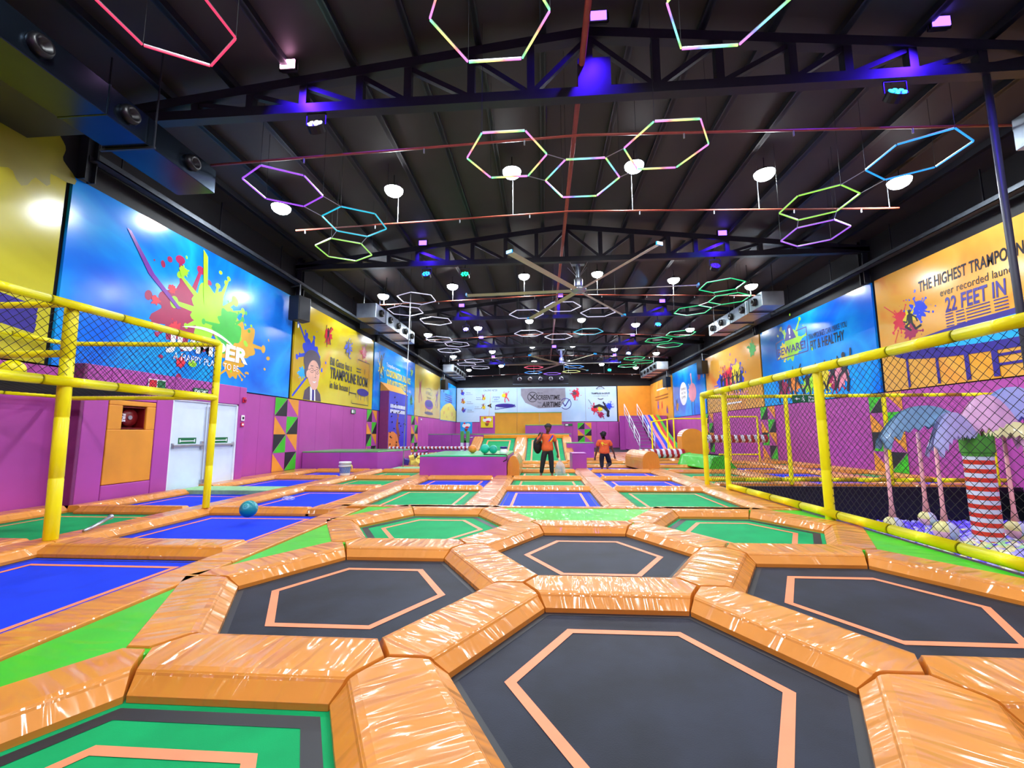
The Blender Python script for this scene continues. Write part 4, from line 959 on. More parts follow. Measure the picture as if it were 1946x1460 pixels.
for p in pts: g.disc(p[0], p[1], .15, .15, z, 12)
g.line([(fx(1790), fy(330)), (fx(1735), fy(222))], .16, z); g.disc(fx(1790), fy(378), .14, .14, z, 14); w.add(g, 'backflip_figure', INK)
w.lines([((fx(1570), fy(195)), (fx(1605), fy(250)))], INK, .04, 'ink_streak')
struct(boxobj('trim_6', (8.4, 12.0, YF, YF + .08, .0, 6.7), ORANGE_W))
g = G(); g.box(11.86, 11.95, 46.5, 48, 2.9, 6.7); g.build('x', ORANGE_W) if False else None

# triangle patchwork on the padding
def triangles(side, u0, u1, v0, v1, label, rows=4):
    M = frame(side); e = empty('triangle_panel', label=label, cat='wall panel', group='triangle patchwork panels'); e.matrix_world = M
    g = G(); g.box(u0, u1, v0, v1, .0, .02); g.build('backing', PURPLE_W, e)
    h = (v1 - v0) / rows; wd_ = (u1 - u0) / 2; i_ = 0.012
    cols_ = [['lime', 'black'], ['orange', None]]
    for r in range(rows):
        y1 = v1 - r * h; y0 = y1 - h
        for c in range(2):
            x0 = u0 + c * wd_; x1 = x0 + wd_
            z = .022
            def tri(p, m):
                g = G(); g.flat(p, z); g.build('triangle', m, e)
            even = (r % 2 == 0)
            if (c == 0) == even:
                if r % 4 in (0, 1): tri([(x0, y0 + i_), (x1 - i_, y1), (x0, y1)], LIME); tri([(x0 + i_, y0), (x1, y0), (x1, y1 - i_)], BLK)
                else: tri([(x0, y0 + i_), (x1 - i_, y1), (x0, y1)], BLK); tri([(x0 + i_, y0), (x1, y0), (x1, y1 - i_)], LIME)
            elif c == 1: tri([(x0 + i_, y1), (x1, y0 + i_), (x1, y1)], ORANGE_W)
            else: tri([(x0, y1 - i_), (x0, y0), (x1 - i_, y0)], ORANGE_W)
triangles('left', 15.0, 16.5, .14, MB - .04, 'green, black and orange triangle patchwork on the left wall below the loudspeaker'); triangles('left', 23.25, 24.7, .14, MB - .04, 'triangle patchwork on the left wall just before the climbing tower')
triangles('left', 31.4, 33.1, .14, MB - .04, 'triangle patchwork on the left wall beyond the climbing tower'); triangles('right', -16.55, -15.1, .14, MB - .04, 'triangle patchwork on the right wall behind the ball pit palm')
triangles('right', -24.4, -22.95, .14, MB - .04, 'triangle patchwork on the right wall below the BEWARE mural corner'); triangles('right', -32.6, -31.0, .14, MB - .04, 'far triangle patchwork on the right wall by the yellow posts')
triangles('far', 3.9, 5.4, -.2, 2.65, 'triangle patchwork on the far wall')

# protruding block with hose cabinet and double doors on the left wall
X0 = -9.4
e = empty('padded_wall_block', (X0, 8.1, 0), label='purple padded wall block with an orange panel on the left', cat='wall padding')
def blk(name, y0, y1, z0, z1, m, x0=XL - .02, x1=X0, par=e):
    g = G(); g.box(x0 - X0, x1 - X0, y0 - 8.1, y1 - 8.1, z0, z1); return g.build(name, m, par, bevel=.015)
blk('end_panel', 8.05, 8.12, .1, 2.98, WINE_SHADE); blk('panel', 8.12, 8.62, .1, 2.98, PURPLE_W); blk('panel', 8.63, 9.78, .1, .42, PURPLE_W); blk('panel', 9.79, 10.25, .1, 2.98, PURPLE_W)  # end panel is purple padding; its turned-from-light shade is put into the colour
blk('header_panel', 8.63, 9.78, 2.28, 2.98, PURPLE_W); blk('header_panel', 10.26, 12.62, 2.42, 2.98, PURPLE_W); blk('panel', 12.63, 12.93, .1, 2.98, PURPLE_W)
blk('orange_panel', 8.64, 9.77, .43, 1.62, ORANGE_W); blk('orange_panel', 8.64, 9.77, 2.16, 2.27, ORANGE_W); blk('orange_panel', 8.64, 8.95, 1.62, 2.16, ORANGE_W); blk('orange_panel', 9.54, 9.77, 1.62, 2.16, ORANGE_W)
e = empty('fire_hose_cabinet', (-9.62, 9.245, 1.64), label='recessed dark red fire hose reel cabinet in the orange panel', cat='fire hose cabinet')
REDD = plain('dark_red_paint', '#7A1014', rough=.4)
g = G(); g.box(-.12, -.1, -.29, .29, 0, .5); g.box(-.1, .18, -.29, -.27, 0, .5); g.box(-.1, .18, .27, .29, 0, .5); g.box(-.1, .18, -.29, .29, .48, .5); g.box(-.1, .18, -.29, .29, 0, .02); g.build('cabinet_box', REDD, e)
g = G(); M = Matrix.Translation((0, .03, .26)) @ Matrix.Rotation(pi / 2, 4, 'Y'); g.lathe([(.2, -.06), (.2, -.04), (.17, -.03), (.17, .03), (.2, .04), (.2, .06), (.06, .06), (.001, .06)], 24, M); g.build('hose_reel', REDD, e, smooth=True)
g = G(); g.lathe([(.05, .06), (.05, .08), (.001, .08)], 14, M); g.build('reel_hub', METAL, e)
text('fire_lettering', 'FIRE', .1, Matrix(((0, 0, 1, .14), (0, 1, 0, -.22), (-1, 0, 0, .25), (0, 0, 0, 1))) @ Matrix.Rotation(pi / 2 * 0, 4, 'Z'), P['white'], e, bold=.003)
# double doors
e = struct(empty('door_1', (-9.47, 11.44, .08)))
for i, s in enumerate((-1, 1)):
    g = G(); a, b = sorted((0.01 * s, 1.13 * s)); g.box(-.05, 0, a, b, 0, 2.3); lf = g.build('door_leaf', DOORW, e, bevel=.006)
    g = G(); a, b = sorted((.1 * s, 1.08 * s)); g.box(.03, .08, a, b, 1.1, 1.16); g.box(0, .05, min(.08 * s, .16 * s), max(.08 * s, .16 * s), 1.02, 1.24); g.box(0, .05, min(1.04 * s, 1.1 * s), max(1.04 * s, 1.1 * s), 1.06, 1.2); g.build('push_bar', METAL, lf, bevel=.005)
    g = G(); g.box(0, .006, .3 * s if s > 0 else -.88, .88 if s > 0 else -.3, 1.18, 1.34); sg = g.build('push_sign', plain('sign_green', '#0E6B3C', rough=.4, var=0), lf)
    g = G(); c = .59 * s; g.box(.006, .009, c - .22, c + .22, 1.24, 1.265); g.box(.006, .009, c - .25, c - .22, 1.22, 1.3); g.box(.006, .009, c + .22, c + .25, 1.22, 1.3); g.build('sign_pictogram', P['white'], sg)
    g = G(); g.tube([(.03, .05 * s, .1), (.03, .05 * s, 2.2)], .012, 6); g.box(.0, .05, min(.02 * s, .09 * s), max(.02 * s, .09 * s), .08, .18); g.build('vertical_bolt', METAL, lf)
g = G(); g.box(-.08, .04, -1.2, -1.13, 0, 2.36); g.box(-.08, .04, 1.13, 1.2, 0, 2.36); g.box(-.08, .04, -1.2, 1.2, 2.3, 2.36); g.build('door_frame', WHITE, e, bevel=.005)
# small wall devices
SG = bpy.data.materials['sign_green']
def sign(name, M, w_, h_, m, label, cat, group=None, items=()):
    e = empty(name, label=label, cat=cat, group=group); e.matrix_world = M
    g = G(); g.box(-w_ / 2, w_ / 2, 0, h_, 0, .025); g.build('plate', m, e, bevel=.003)
    for nm, fn, mm in items:
        g = G(); fn(g); g.build(nm, mm, e)
    return e
def ML(u, v, off=0): return frame('left') @ Matrix.Translation((u, v, off))
def MR_(u, v, off=0): return frame('right') @ Matrix.Translation((u, v, off))
sign('fire_alarm_sounder', ML(12.8, 2.5, .42), .14, .16, P['red'], 'red fire alarm sounder on the purple wall beside the white double doors', 'fire alarm', None, [('lens', lambda g: g.lathe([(.05, .025), (.05, .06), (.02, .08), (.001, .08)], 14, Matrix.Translation((0, .08, 0))), P['crimson'])])
sign('call_point', ML(12.78, 1.75, .42), .12, .12, P['red'], 'red manual call point below the white notice by the doors', 'fire call point', None, [('glass', lambda g: g.box(-.04, .04, .03, .09, .025, .028), P['white'])])
sign('notice_plate', ML(12.78, 1.93, .42), .13, .17, P['white'], 'small white notice above the red call point by the doors', 'notice', None, [('pictogram', lambda g: g.box(-.04, .04, .04, .12, .025, .028), INK)])
def runner(g, x, y, s, z=.027):
    g.disc(x + .02 * s, y + .42 * s, .05 * s, .05 * s, z, 10); g.line([(x, y + .35 * s), (x, y + .18 * s)], .08 * s, z); g.line([(x, y + .18 * s), (x + .1 * s, y + .08 * s), (x + .02 * s, y)], .05 * s, z); g.line([(x, y + .18 * s), (x - .1 * s, y + .1 * s), (x - .18 * s, y + .06 * s)], .05 * s, z); g.line([(x - .12 * s, y + .25 * s), (x, y + .34 * s), (x + .12 * s, y + .26 * s)], .04 * s, z)
sign('fire_exit_sign', ML(9.7, 2.62, .42), .46, .22, P['white'], 'small sign with red and pale green halves behind the left cage net', 'sign', None, [('red_half', lambda g: g.box(-.22, -.02, .02, .2, .025, .028), P['red']), ('green_half', lambda g: g.box(.0, .22, .02, .2, .025, .028), SG)])
e = sign('fire_exit_sign', ML(11.05, 2.56, .42), .5, .2, SG, 'green FIRE EXIT sign above the white double doors', 'sign', None); text('lettering', 'FIRE EXIT', .15, T(0, .05, .028), P['white'], e, bold=.003, xs=.72)
e = sign('exit_arrow_sign', ML(21.5, 2.55, .02), .5, .22, SG, 'small green exit arrow sign on the left wall under the yellow mural', 'sign', None, [('runner_pictogram', lambda g: (runner(g, .1, .03, .35), g.box(-.22, -.02, .03, .19, .025, .027)), P['white'])])
e = sign('wall_camera', ML(34.0, 2.6, .02), .3, .12, P['white'], 'small pale wall sign on the left wall below the tan mural', 'sign')
e = sign('exit_arrow_sign', frame('far') @ Matrix.Translation((2.9, 2.3, .02)), .85, .25, SG, 'small green exit sign on the far wall beside the triangle patchwork', 'sign', None, [('arrow', lambda g: g.box(-.35, -.05, .05, .2, .025, .028), P['white'])])
for i, (M, w_, h_, m, lb) in enumerate(((frame('far') @ Matrix.Translation((-8.6, 1.5, .0)), 1.35, 1.4, P['sky'], 'blue poster with an ice cream sundae in the far left corner'),)):
    e = sign('poster', M, w_, h_, m, lb, 'poster', 'sundae posters', [('scoops', lambda g: (g.disc(-.2, .9, .25, .22, .027, 16), g.disc(.2, .95, .28, .2, .027, 16)), P['white']), ('cherries', lambda g: (g.disc(-.2, 1.15, .12, .1, .03, 12), g.disc(.1, .7, .22, .12, .03, 12)), P['red']), ('glass', lambda g: g.flat([(-.22, .55), (-.1, .25), (.1, .25), (.22, .55)], .031), P['brown'])])
# ================================================================== CAGES, BALL PIT
def post_sleeve(name, a, b, r, parent, m=None):
    """foam-sleeved pipe; sleeve joints every 0.9 m"""
    a, b = Vector(a), Vector(b); L = (b - a).length; n = max(1, round(L / .9)); pts = []; rs = []
    for i in range(n):
        for t, q in ((i / n + .004, 1), (i / n + .02 / n, 1.03), ((i + 1) / n - .02 / n, 1.03), ((i + 1) / n - .004, 1)):
            pts.append(a.lerp(b, min(1, max(0, t)))); rs.append(r * q)
    g = G(); g.tube(pts, rs, 14); o = g.build(name, m or YELLOW, parent, smooth=True); return o
def net(name, origin, uvec, vvec, cell, parent, r=.004, sag=0, m=None):
    """diamond cord net on the rectangle origin + u + v"""
    O, U_, V_ = Vector(origin), Vector(uvec), Vector(vvec); W_, H_ = U_.length, V_.length; U_ = U_ / W_; V_ = V_ / H_
    g = G(); s = cell * sqrt(2); nrm = U_.cross(V_)
    def seg(c, sgn):
        # line  v = sgn*u + c  clipped
        pts = []
        if sgn > 0: u0, u1 = max(0, -c), min(W_, H_ - c)
        else: u0, u1 = max(0, c - H_), min(W_, c)
        if u1 - u0 < .02: return
        f = lambda u: O + U_ * u + V_ * (sgn * u + c) + nrm * (sag * sin(pi * u / W_))
        k = 1 if not sag else 4
        P0 = [f(u0 + (u1 - u0) * i / k) for i in range(k + 1)]
        g.tube(P0, r, 3, caps=False)
    c = -W_
    while c < H_: seg(c, 1); c += s
    c = 0
    while c < H_ + W_: seg(c, -1); c += s
    return g.build(name, m or NETM, parent)
# left cage
e = empty('goal_cage', (-6.48, 5.37, 0), label='yellow foam-sleeved cage frame with black net on the left, on two tall posts', cat='net cage')
O_ = Vector((-6.48, 5.37, 0)); q = lambda x, y, z: Vector((x, y, z)) - O_
zt, zb = 3.36, 2.27
post_sleeve('post', q(-6.48, 5.37, PZ - .01), q(-6.6, 5.4, zt), .075, e); post_sleeve('post', q(-6.36, 7.84, PZ - .01), q(-6.34, 7.84, zt - .06), .06, e)
post_sleeve('top_rail', q(-6.9, -.5, zt), q(-6.34, 7.84, zt - .08), .058, e); post_sleeve('lower_rail', q(-6.88, -.5, zb), q(-6.34, 7.84, zb - .06), .065, e)
post_sleeve('cross_rail', q(-6.6, 5.4, zt - .02), q(-9.6, 5.4, zt), .045, e); post_sleeve('cross_rail', q(-6.34, 7.84, zt - .1), q(-9.6, 7.84, zt - .02), .045, e)
post_sleeve('cross_rail', q(-6.6, 5.4, 2.63), q(-9.6, 5.4, 2.62), .05, e); post_sleeve('cross_rail', q(-6.34, 7.84, zb - .06), q(-9.6, 7.84, zb - .04), .04, e)
post_sleeve('back_rail', q(-9.6, -.5, zt + .02), q(-9.6, 7.84, zt - .02), .045, e); post_sleeve('back_rail', q(-9.6, -.5, zb), q(-9.6, 7.84, zb), .04, e)
net('net', q(-6.8, .5, zb), (.46, 7.34, -.03), (0, 0, zt - zb), .085, e); net('net', q(-6.36, 7.84, zb - .03), (-3.2, 0, 0), (0, 0, zt - zb), .085, e); net('net_floor', q(-9.6, .5, zb), (2.9, 0, 0), (.3, 7.34, -.0), .085, e)
# two small balls on the net floor
o = G(); o.sphere((0, 0, 0), .13, 20, 12); b = o.build('foam_ball', YELLOW, smooth=True); b.location = (-7.25, 5.3, zb + .13); tag(b, 'yellow ball lying in the net floor of the left cage', 'ball')
e = empty('ball_pit_fence', (4.5, 12.0, 0), label='yellow foam-sleeved fence with black net around the ball pit on the right', cat='fence')
O_ = Vector((4.5, 12.0, 0)); zt, zb = 2.53, .19
for x0, y0, x1, r in ((4.6, 7.4, 4.59, .07), (4.49, 10.9, 4.5, .062), (4.38, 11.98, 4.37, .062)): post_sleeve('post', q(x0, y0, PZ - .04), q(x1, y0, zt - .03), r, e)
post_sleeve('post', q(4.7, 3.4, PZ - .04), q(4.7, 3.4, zt), .07, e)
post_sleeve('top_rail', q(4.37, 11.98, zt), q(4.72, 1.5, zt + .05), .068, e); post_sleeve('bottom_rail', q(4.5, 10.9, zb + .02), q(4.72, 1.5, zb + .02), .065, e)
for x in (6.55, 9.05, 11.6): post_sleeve('post', q(x, 11.98, .12), q(x, 11.98, zt - .1), .05, e)
post_sleeve('back_rail', q(4.37, 11.98, zt - .06), q(11.9, 11.98, zt - .06), .045, e); post_sleeve('back_bottom_rail', q(4.4, 11.98, .26), q(11.9, 11.98, .26), .05, e)
net('net', q(4.78, 2.2, .2), (-.3, 9.75, 0), (0, 0, 2.32), .085, e, r=.0035); net('net', q(4.5, 12.06, .3), (7.4, 0, 0), (0, 0, 2.15), .095, e, r=.0035)
es = sign('fire_exit_sign', Matrix(((1, 0, 0, 6.96), (0, 0, -1, 11.9), (0, 1, 0, 2.29), (0, 0, 0, 1))), .56, .2, SG, 'green Fire Exit sign with arrow hanging on the rear rail of the ball pit fence', 'sign', None,
          [('arrow', lambda g: (g.flat([(-.24, .1), (-.17, .14), (-.17, .06)], .027), g.box(-.17, -.09, .09, .11, .025, .027)), P['white']), ('runner_pictogram', lambda g: runner(g, -.01, .03, .32), P['white'])])
text('lettering', 'Fire', .09, T(.19, .105, .028), P['white'], es, bold=.002); text('lettering', 'Exit', .09, T(.19, .02, .028), P['white'], es, bold=.002)
# second small yellow cage far right
e = empty('yellow_cage', (8.6, 31.5, 0), label='small yellow post and rail cage in front of the rainbow slide', cat='fence'); O_ = Vector((8.6, 31.5, 0))
for x, y in ((7.85, 31.5), (8.95, 31.5), (9.4, 31.5), (11.7, 31.5)): post_sleeve('post', q(x, y, 0), q(x, y, 2.35 if x < 8 else 2.5), .05, e)
post_sleeve('top_rail', q(7.85, 31.5, 2.3), q(9.4, 31.5, 2.5), .045, e); post_sleeve('top_rail', q(9.4, 31.5, 2.5), q(11.8, 31.5, 2.5), .045, e)
e = empty('yellow_cage', (10.5, 22.5, 0), label='yellow square frame by the right wall around the striped roller', cat='fence'); O_ = Vector((10.5, 22.5, 0))
for x in (9.5, 10.9): post_sleeve('post', q(x, 22.6, 0), q(x, 22.6, 2.3), .045, e)
post_sleeve('top_rail', q(9.5, 22.6, 2.3), q(10.9, 22.6, 2.3), .04, e); post_sleeve('bottom_rail', q(8.9, 22.6, .4), q(10.9, 22.6, .4), .04, e)

# ball pit: countable balls nearest the view + loose bed below
BM = [plain('pit_ball_' + n, c, rough=.3, var=.04) for n, c in (('violet', '#6A52E8'), ('lavender', '#A8A0F0'), ('pale_yellow', '#E8E49A'), ('pale_green', '#A8E09A'), ('cream', '#E8E0D8'))]
g = G(); R = random.Random(5)
def pit_h(x, y): return -.74 + .22 * min(1, max(0, (10.8 - y) / 3)) 
bproto = []
for m in BM:
    o = G(); o.sphere((0, 0, 0), .07, 12, 8); ob = o.build('pit_ball', m, smooth=True); bproto.append(ob)
# bed: one stuff object built of balls, farther or hidden ones
bed = G(); bed.m = 0
slots = []
yy = 3.2; row = 0
while yy < 11.7:
    xx = 4.85 + (row % 2) * .068
    while xx < 11.9:
        slots.append((xx + R.uniform(-.015, .015), yy + R.uniform(-.015, .015))); xx += .137
    yy += .118; row += 1
def zone(x, y):
    """which colours lie where: violet at the far side, pastel mix near"""
    t = (11.7 - y) / 4 + R.uniform(-.3, .3)
    return R.choice([0, 0, 0, 1]) if t < .35 else (R.choice([0, 1, 1, 2, 3, 4]) if t < .8 else R.choice([1, 2, 2, 3, 4, 0]))
# near candidates: those whose place shows largest through the net (around the palm)
vis = sorted([s_ for s_ in slots if 6.9 < s_[0] < 11.0 and 7.6 < s_[1] and s_[0] / s_[1] < 1.12 and s_[0] / s_[1] > .6], key=lambda s_: s_[1] * 1.0 + abs(s_[0] - s_[1] * .98) * .6)[:300]
vs_ = set(vis)
vb = [('violet', 'violet'), ('lavender', 'lavender'), ('pale yellow', 'pale_yellow'), ('pale green', 'pale_green'), ('cream', 'cream')]
usedb = [False] * 5
for (x, y) in vis:
    k = zone(x, y); z = pit_h(x, y) + R.uniform(-.02, .03)
    ob = bproto[k] if not usedb[k] else bproto[k].copy()
    if usedb[k]: COL.objects.link(ob)
    usedb[k] = True; ob.location = (x, y, z); tag(ob, '%s plastic ball lying in the ball pit near the candy palm' % vb[k][0], 'ball', '%s balls in the ball pit' % vb[k][0])
# coarse spheres for the rest
n_, m_ = 7, 4
for (x, y) in slots:
    if (x, y) in vs_ or x / y > 1.3: continue
    if y < 6 and x < 6: continue
    bed.m = zone(x, y); bed.sphere((x, y, pit_h(x, y) - .012 + R.uniform(-.02, .02)), .069, n_, m_)
o = bed.build('pit_balls', None, smooth=True, mats=BM); o['kind'] = 'stuff'; tag(o, 'deep bed of violet and pastel plastic balls filling the ball pit', 'balls')
o = boxobj('pit_fill', (4.73, 11.99, 1.01, 11.79, -1.19, -.9), BM[0]); o['kind'] = 'stuff'; tag(o, 'lower layer of violet balls in the ball pit', 'balls')

# candy palm
STR_R = plain('red_stripe_vinyl', '#DF3A22', rough=.35); STR_W = plain('white_stripe_vinyl', '#DCE6F2', rough=.35)
e = empty('candy_palm', (8.42, 9.0, -.95), label='red and white striped candy palm with pastel leaves standing in the ball pit', cat='decorative palm')
g = G(); n = 25
for k in range(n):
    z0 = k * .083; g.m = k % 2; g.tube([(0, 0, z0), (0, 0, z0 + .083)], .215, 24, caps=(k in (0, n - 1)))
o = g.build('trunk', None, e, smooth=False, mats=[STR_R, STR_W])
for p in o.data.polygons: p.use_smooth = len(p.vertices) == 4
g = G(); R = random.Random(3); n = 22
g.lathe([(.22, 2.03), (.245, 2.06), (.245, 2.34)], n)
for k in range(n):
    a0, a1 = 2 * pi * k / n, 2 * pi * (k + 1) / n; am = (a0 + a1) / 2
    g.add([(.245 * cos(a0), .245 * sin(a0), 2.34), (.245 * cos(a1), .245 * sin(a1), 2.34), (.265 * cos(am), .265 * sin(am), 2.4 + R.uniform(0, .06))], [(0, 1, 2)])
g.tube([(0, 0, 1.98), (0, 0, 2.36)], .225, 16); g.build('green_collar', plain('collar_green', '#4C9A2E', rough=.6, bmp=.3), e)
LEAF = [plain('leaf_' + n, c, rough=.35, coat=.2) for n, c in (('dusty_blue', '#7FA9BE'), ('pale_lilac', '#C6CCEC'), ('pink', '#E6B4CC'), ('ice_blue', '#AFC6EE'), ('pale_yellow', '#E0DA8E'), ('mint', '#A6DCC8'))]
def leaf(ang, L, rise, drop, w, m, r0=.1, seed=0):
    """arched leaf blade with ragged hanging edges"""
    R = random.Random(seed); n = 18; g = G(); t_ = .03
    ca, sa = cos(radians(ang)), sin(radians(ang)); top = []; lo = []
    for i in range(n + 1):
        t = i / n; r = r0 + L * t; z = 2.36 + rise * sin(pi * (.04 + .9 * t)) ** .6 - drop * t ** 4
        top.append((r, z)); rag = (.06 if i % 2 else .0) * 1.6 + R.uniform(0, .05)
        lo.append((r, z - w * (sin(pi * (.12 + .8 * t)) ** .7) - rag * (.5 + t)))
    # two hanging side faces (a roof-like leaf) with thickness
    for s in (-1, 1):
        for off in (0, t_):
            vs = []; fs = []
            for i in range(n + 1):
                (r, z), (r2, z2) = top[i], lo[i]
                for rr, zz, k in ((r, z, .02 + off), ((r + r2) / 2, (z + z2) / 2 + .03, .07 + off), (r2, z2, .1 + off)):
                    k *= s; vs.append((rr * ca - k * sa, rr * sa + k * ca, zz))
            for i in range(n):
                for j in range(2): a = i * 3 + j; fs.append((a, a + 1, a + 4, a + 3))
            g.add(vs, fs)
    return g.build('leaf', m, e, smooth=True)
leaf(182, 1.72, .62, .25, .34, LEAF[0], seed=1); leaf(200, 1.15, .48, .34, .4, LEAF[1], seed=2); leaf(335, .85, .82, .2, .62, LEAF[2], r0=-.22, seed=3)
leaf(12, 1.9, 1.0, .3, .55, LEAF[3], seed=4); leaf(-30, 1.0, .3, .7, .2, LEAF[4], seed=5)
# pink ropes ending in patchwork balls
ROPE = plain('pink_rope_sleeve', '#E8A6A8', rough=.5)
def patchball(parent, r, z):
    g = G(); g.sphere((0, 0, z), r, 16, 10); mats_ = [LEAF[2], LEAF[3], LEAF[4], LEAF[1]]
    o = g.build('patchwork_ball', None, parent, smooth=True, mats=mats_)
    for p in o.data.polygons: c = p.center; p.material_index = int((atan2(c.y, c.x) + pi) / (pi / 2.5) + (2 if c.z > z else 0)) % 4
for i, (x, y, zt_, r, nm) in enumerate(((6.74, 9.0, 1.3, .16, 'leftmost, below the dusty blue leaf'), (7.57, 9.25, 1.4, .14, 'second from the left, far one of the pair'), (7.67, 9.0, 1.2, .19, 'third from the left, near one of the pair'),
                                    (8.93, 9.0, 1.3, .17, 'just right of the striped trunk'), (9.08, 8.8, 1.3, .22, 'rightmost, right of the trunk'))):
    zz = (-.28, -.2, -.38, -.35, -.5)[i]
    t = empty('hanging_rope', (x, y, zz), label='pink rope with a patchwork ball, %s' % nm, cat='climbing rope', group='pink ropes of the candy palm')
    g = G(); g.tube([(0, 0, zt_ - zz + .1), (0, 0, r * .6 + .3), (0, 0, r * .8)], [.03, .034, .06], 10); g.build('rope', ROPE, t, smooth=True); patchball(t, r, 0)
# big pastel balls lying in the pit
for x, y, r in ((9.35, 8.75, .2), (9.7, 9.6, .16)):
    t = empty('large_pit_ball', (x, y, -.55), label='large pastel patchwork ball lying in the pit right of the trunk, %s one' % ('near' if r > .18 else 'far'), cat='ball'); patchball(t, r, 0)
# ================================================================== PADDED BOXES, RAMPS, FAR ZONE
def pbox(poly, z0, z1, label, cat='padded box', name='padded_box', side=PURPLE, top=GREEN_T, th=.05, seams=0, parts=True):
    """padded block: side panels and a top sheet"""
    cx = sum(p[0] for p in poly) / len(poly); cy = sum(p[1] for p in poly) / len(poly)
    t = empty(name, (cx, cy, z0), label=label, cat=cat)
    loc = [(x - cx, y - cy) for x, y in poly]; n = len(loc)
    for i in range(n):
        a, b = Vector(loc[i]), Vector(loc[(i + 1) % n]); d = (b - a).normalized(); nn = Vector((-d.y, d.x)) * .04
        L = (b - a).length; k = max(1, round(L / 2.0)) if seams == 0 else seams
        for j in range(k):
            p, q_ = a + (b - a) * j / k + d * .004, a + (b - a) * (j + 1) / k - d * .004
            g = G(); g.prism([(p.x, p.y), (q_.x, q_.y), (q_.x + nn.x, q_.y + nn.y), (p.x + nn.x, p.y + nn.y)], 0, z1 - z0 - th); g.build('side_panel', side, t, bevel=.01)
    g = G(); g.prism(loc, z1 - z0 - th + .002, z1 - z0); g.build('top_sheet', top, t, bevel=.012)
    g = G(); g.prism(offset_poly(loc, [.05] * n), .01, z1 - z0 - th); g.build('core', side, t)
    return t
Z0 = -.1
pbox([(-9.78, 16.95), (-6.7, 17.15), (-6.15, 18.6), (-6.15, 19.8), (-9.78, 19.8)], Z0, .8, 'long low purple box with a green top along the left wall behind the bucket')
pbox([(-4.12, 14.25), (-1.2, 14.25), (-1.2, 18.0), (-4.12, 18.0)], Z0, .78, 'big purple box with a bright green top in the left centre, holding balls', top=GREEN_B)
# orange rounded bolster on the right end of the big box
def bolster(M, L, w_, h_, m, label, name='padded_bolster', cat='padded bolster', flat=.0):
    t = empty(name, label=label, cat=cat); t.matrix_world = M
    pr = [(-w_ / 2, 0), (-w_ / 2, h_ * .45)] + [(-w_ / 2 * cos(pi * k / 12), h_ * .45 + h_ * .55 * sin(pi * k / 12)) for k in range(1, 12)] + [(w_ / 2, h_ * .45), (w_ / 2, 0)]
    g = G(); n = len(pr); vs = [(x, 0, z) for x, z in pr] + [(x, L, z) for x, z in pr]
    g.add(vs, [(i, (i + 1) % n, n + (i + 1) % n, n + i) for i in range(n)]); g.build('curved_cover', m, t)
    g = G(); pi_ = [(x * .985, z * .985 + .004) for x, z in pr]; g.add([(x, -.012, z) for x, z in pi_] + [(x, 0, z) for x, z in pr], [tuple(range(n))] + [(i, (i + 1) % n, n + (i + 1) % n, n + i) for i in range(n)]); g.build('end_cap', m, t)
    g = G(); g.add([(x, L + .012, z) for x, z in pi_] + [(x, L, z) for x, z in pr], [tuple(range(n))[::-1]] + [(i, (i + 1) % n, n + (i + 1) % n, n + i) for i in range(n)]); g.build('end_cap', m, t)
    return t
bolster(Matrix.Translation((-.98, 14.4, .1)), 2.2, .4, .66, ORANGE, 'rounded orange bolster against the right end of the big purple box')
bolster(Matrix.Translation((4.18, 17.1, .1)) @ Matrix.Rotation(radians(8), 4, 'Z'), 2.0, .68, .7, ORANGE, 'orange round-topped padded block on the grid right of the second person')
M = Matrix.Translation((6.95, 17.2, .1)) @ Matrix.Rotation(radians(7), 4, 'Z')
t = empty('padded_wedge', label='bright green padded wedge block behind the ball pit fence corner', cat='padded wedge'); t.matrix_world = M
pr = [(-.55, 0), (-.38, .42), (.0, .5), (.12, .42), (.5, .0)]; n = 5
g = G(); g.add([(x, 0, z) for x, z in pr] + [(x, 2.8, z) for x, z in pr], [tuple(range(n)), tuple(range(n, 2 * n))[::-1]] + [(i, (i + 1) % n, n + (i + 1) % n, n + i) for i in range(n)]); g.build('cover', LIME, t, bevel=.03)
g = G(); g.box(-.56, .51, -.01, 2.81, 0, .02); g.build('base_sheet', LIME, t)
pbox([(1.16, 17.15), (1.72, 17.15), (1.72, 18.15), (1.12, 18.15)], Z0, .72, 'small purple padded cube between the two people', top=PURPLE, seams=1)
# bucket, balls and odds on the boxes
t = empty('bucket', (-6.62, 14.1, PZ), label='white plastic bucket with a printed label standing on the pads on the left', cat='bucket')
g = G(); g.lathe([(.001, 0), (.15, 0), (.155, .02), (.19, .4), (.2, .4), (.2, .44), (.19, .45), (.175, .44), (.14, .03), (.001, .03)], 28); g.build('body', WHITE, t, smooth=True)
g = G(); g.lathe([(.193, .3), (.21, .3), (.21, .33), (.195, .33)], 28); g.build('rim_band', WHITE, t, smooth=True)
g = G(); g.lathe([(.164, .08), (.182, .28)], 28); o = g.build('paper_label', plain('bucket_label_print', '#6C84C0', rough=.5, var=.35, scale=30), t, smooth=True)
g = G(); g.tube([(.2, 0, .36), (.25, 0, .3), (.26, 0, .2), (.22, 0, .3)], .012, 6); g.build('yellow_cloth', P['yellow'], t)
def ball(name, loc, r, m, m2, label, cat='ball'):
    t = empty(name, loc, (.4, .3, .2), label, cat); g = G(); g.sphere((0, 0, 0), r, 28, 18); g.build('ball_skin', m, t, smooth=True)
    if m2:
        g = G()
        for a, b_ in ((20, 30), (140, 10), (260, 50), (80, -30)):
            M = Matrix.Rotation(radians(a), 4, 'Z') @ Matrix.Rotation(radians(90 - b_), 4, 'Y'); g = G(); g.lathe([(.001, r * 1.004), (r * .3, r * .963), (r * .4, r * .92)], 10, M); g.build('patch', m2, t, smooth=True)
        g = g
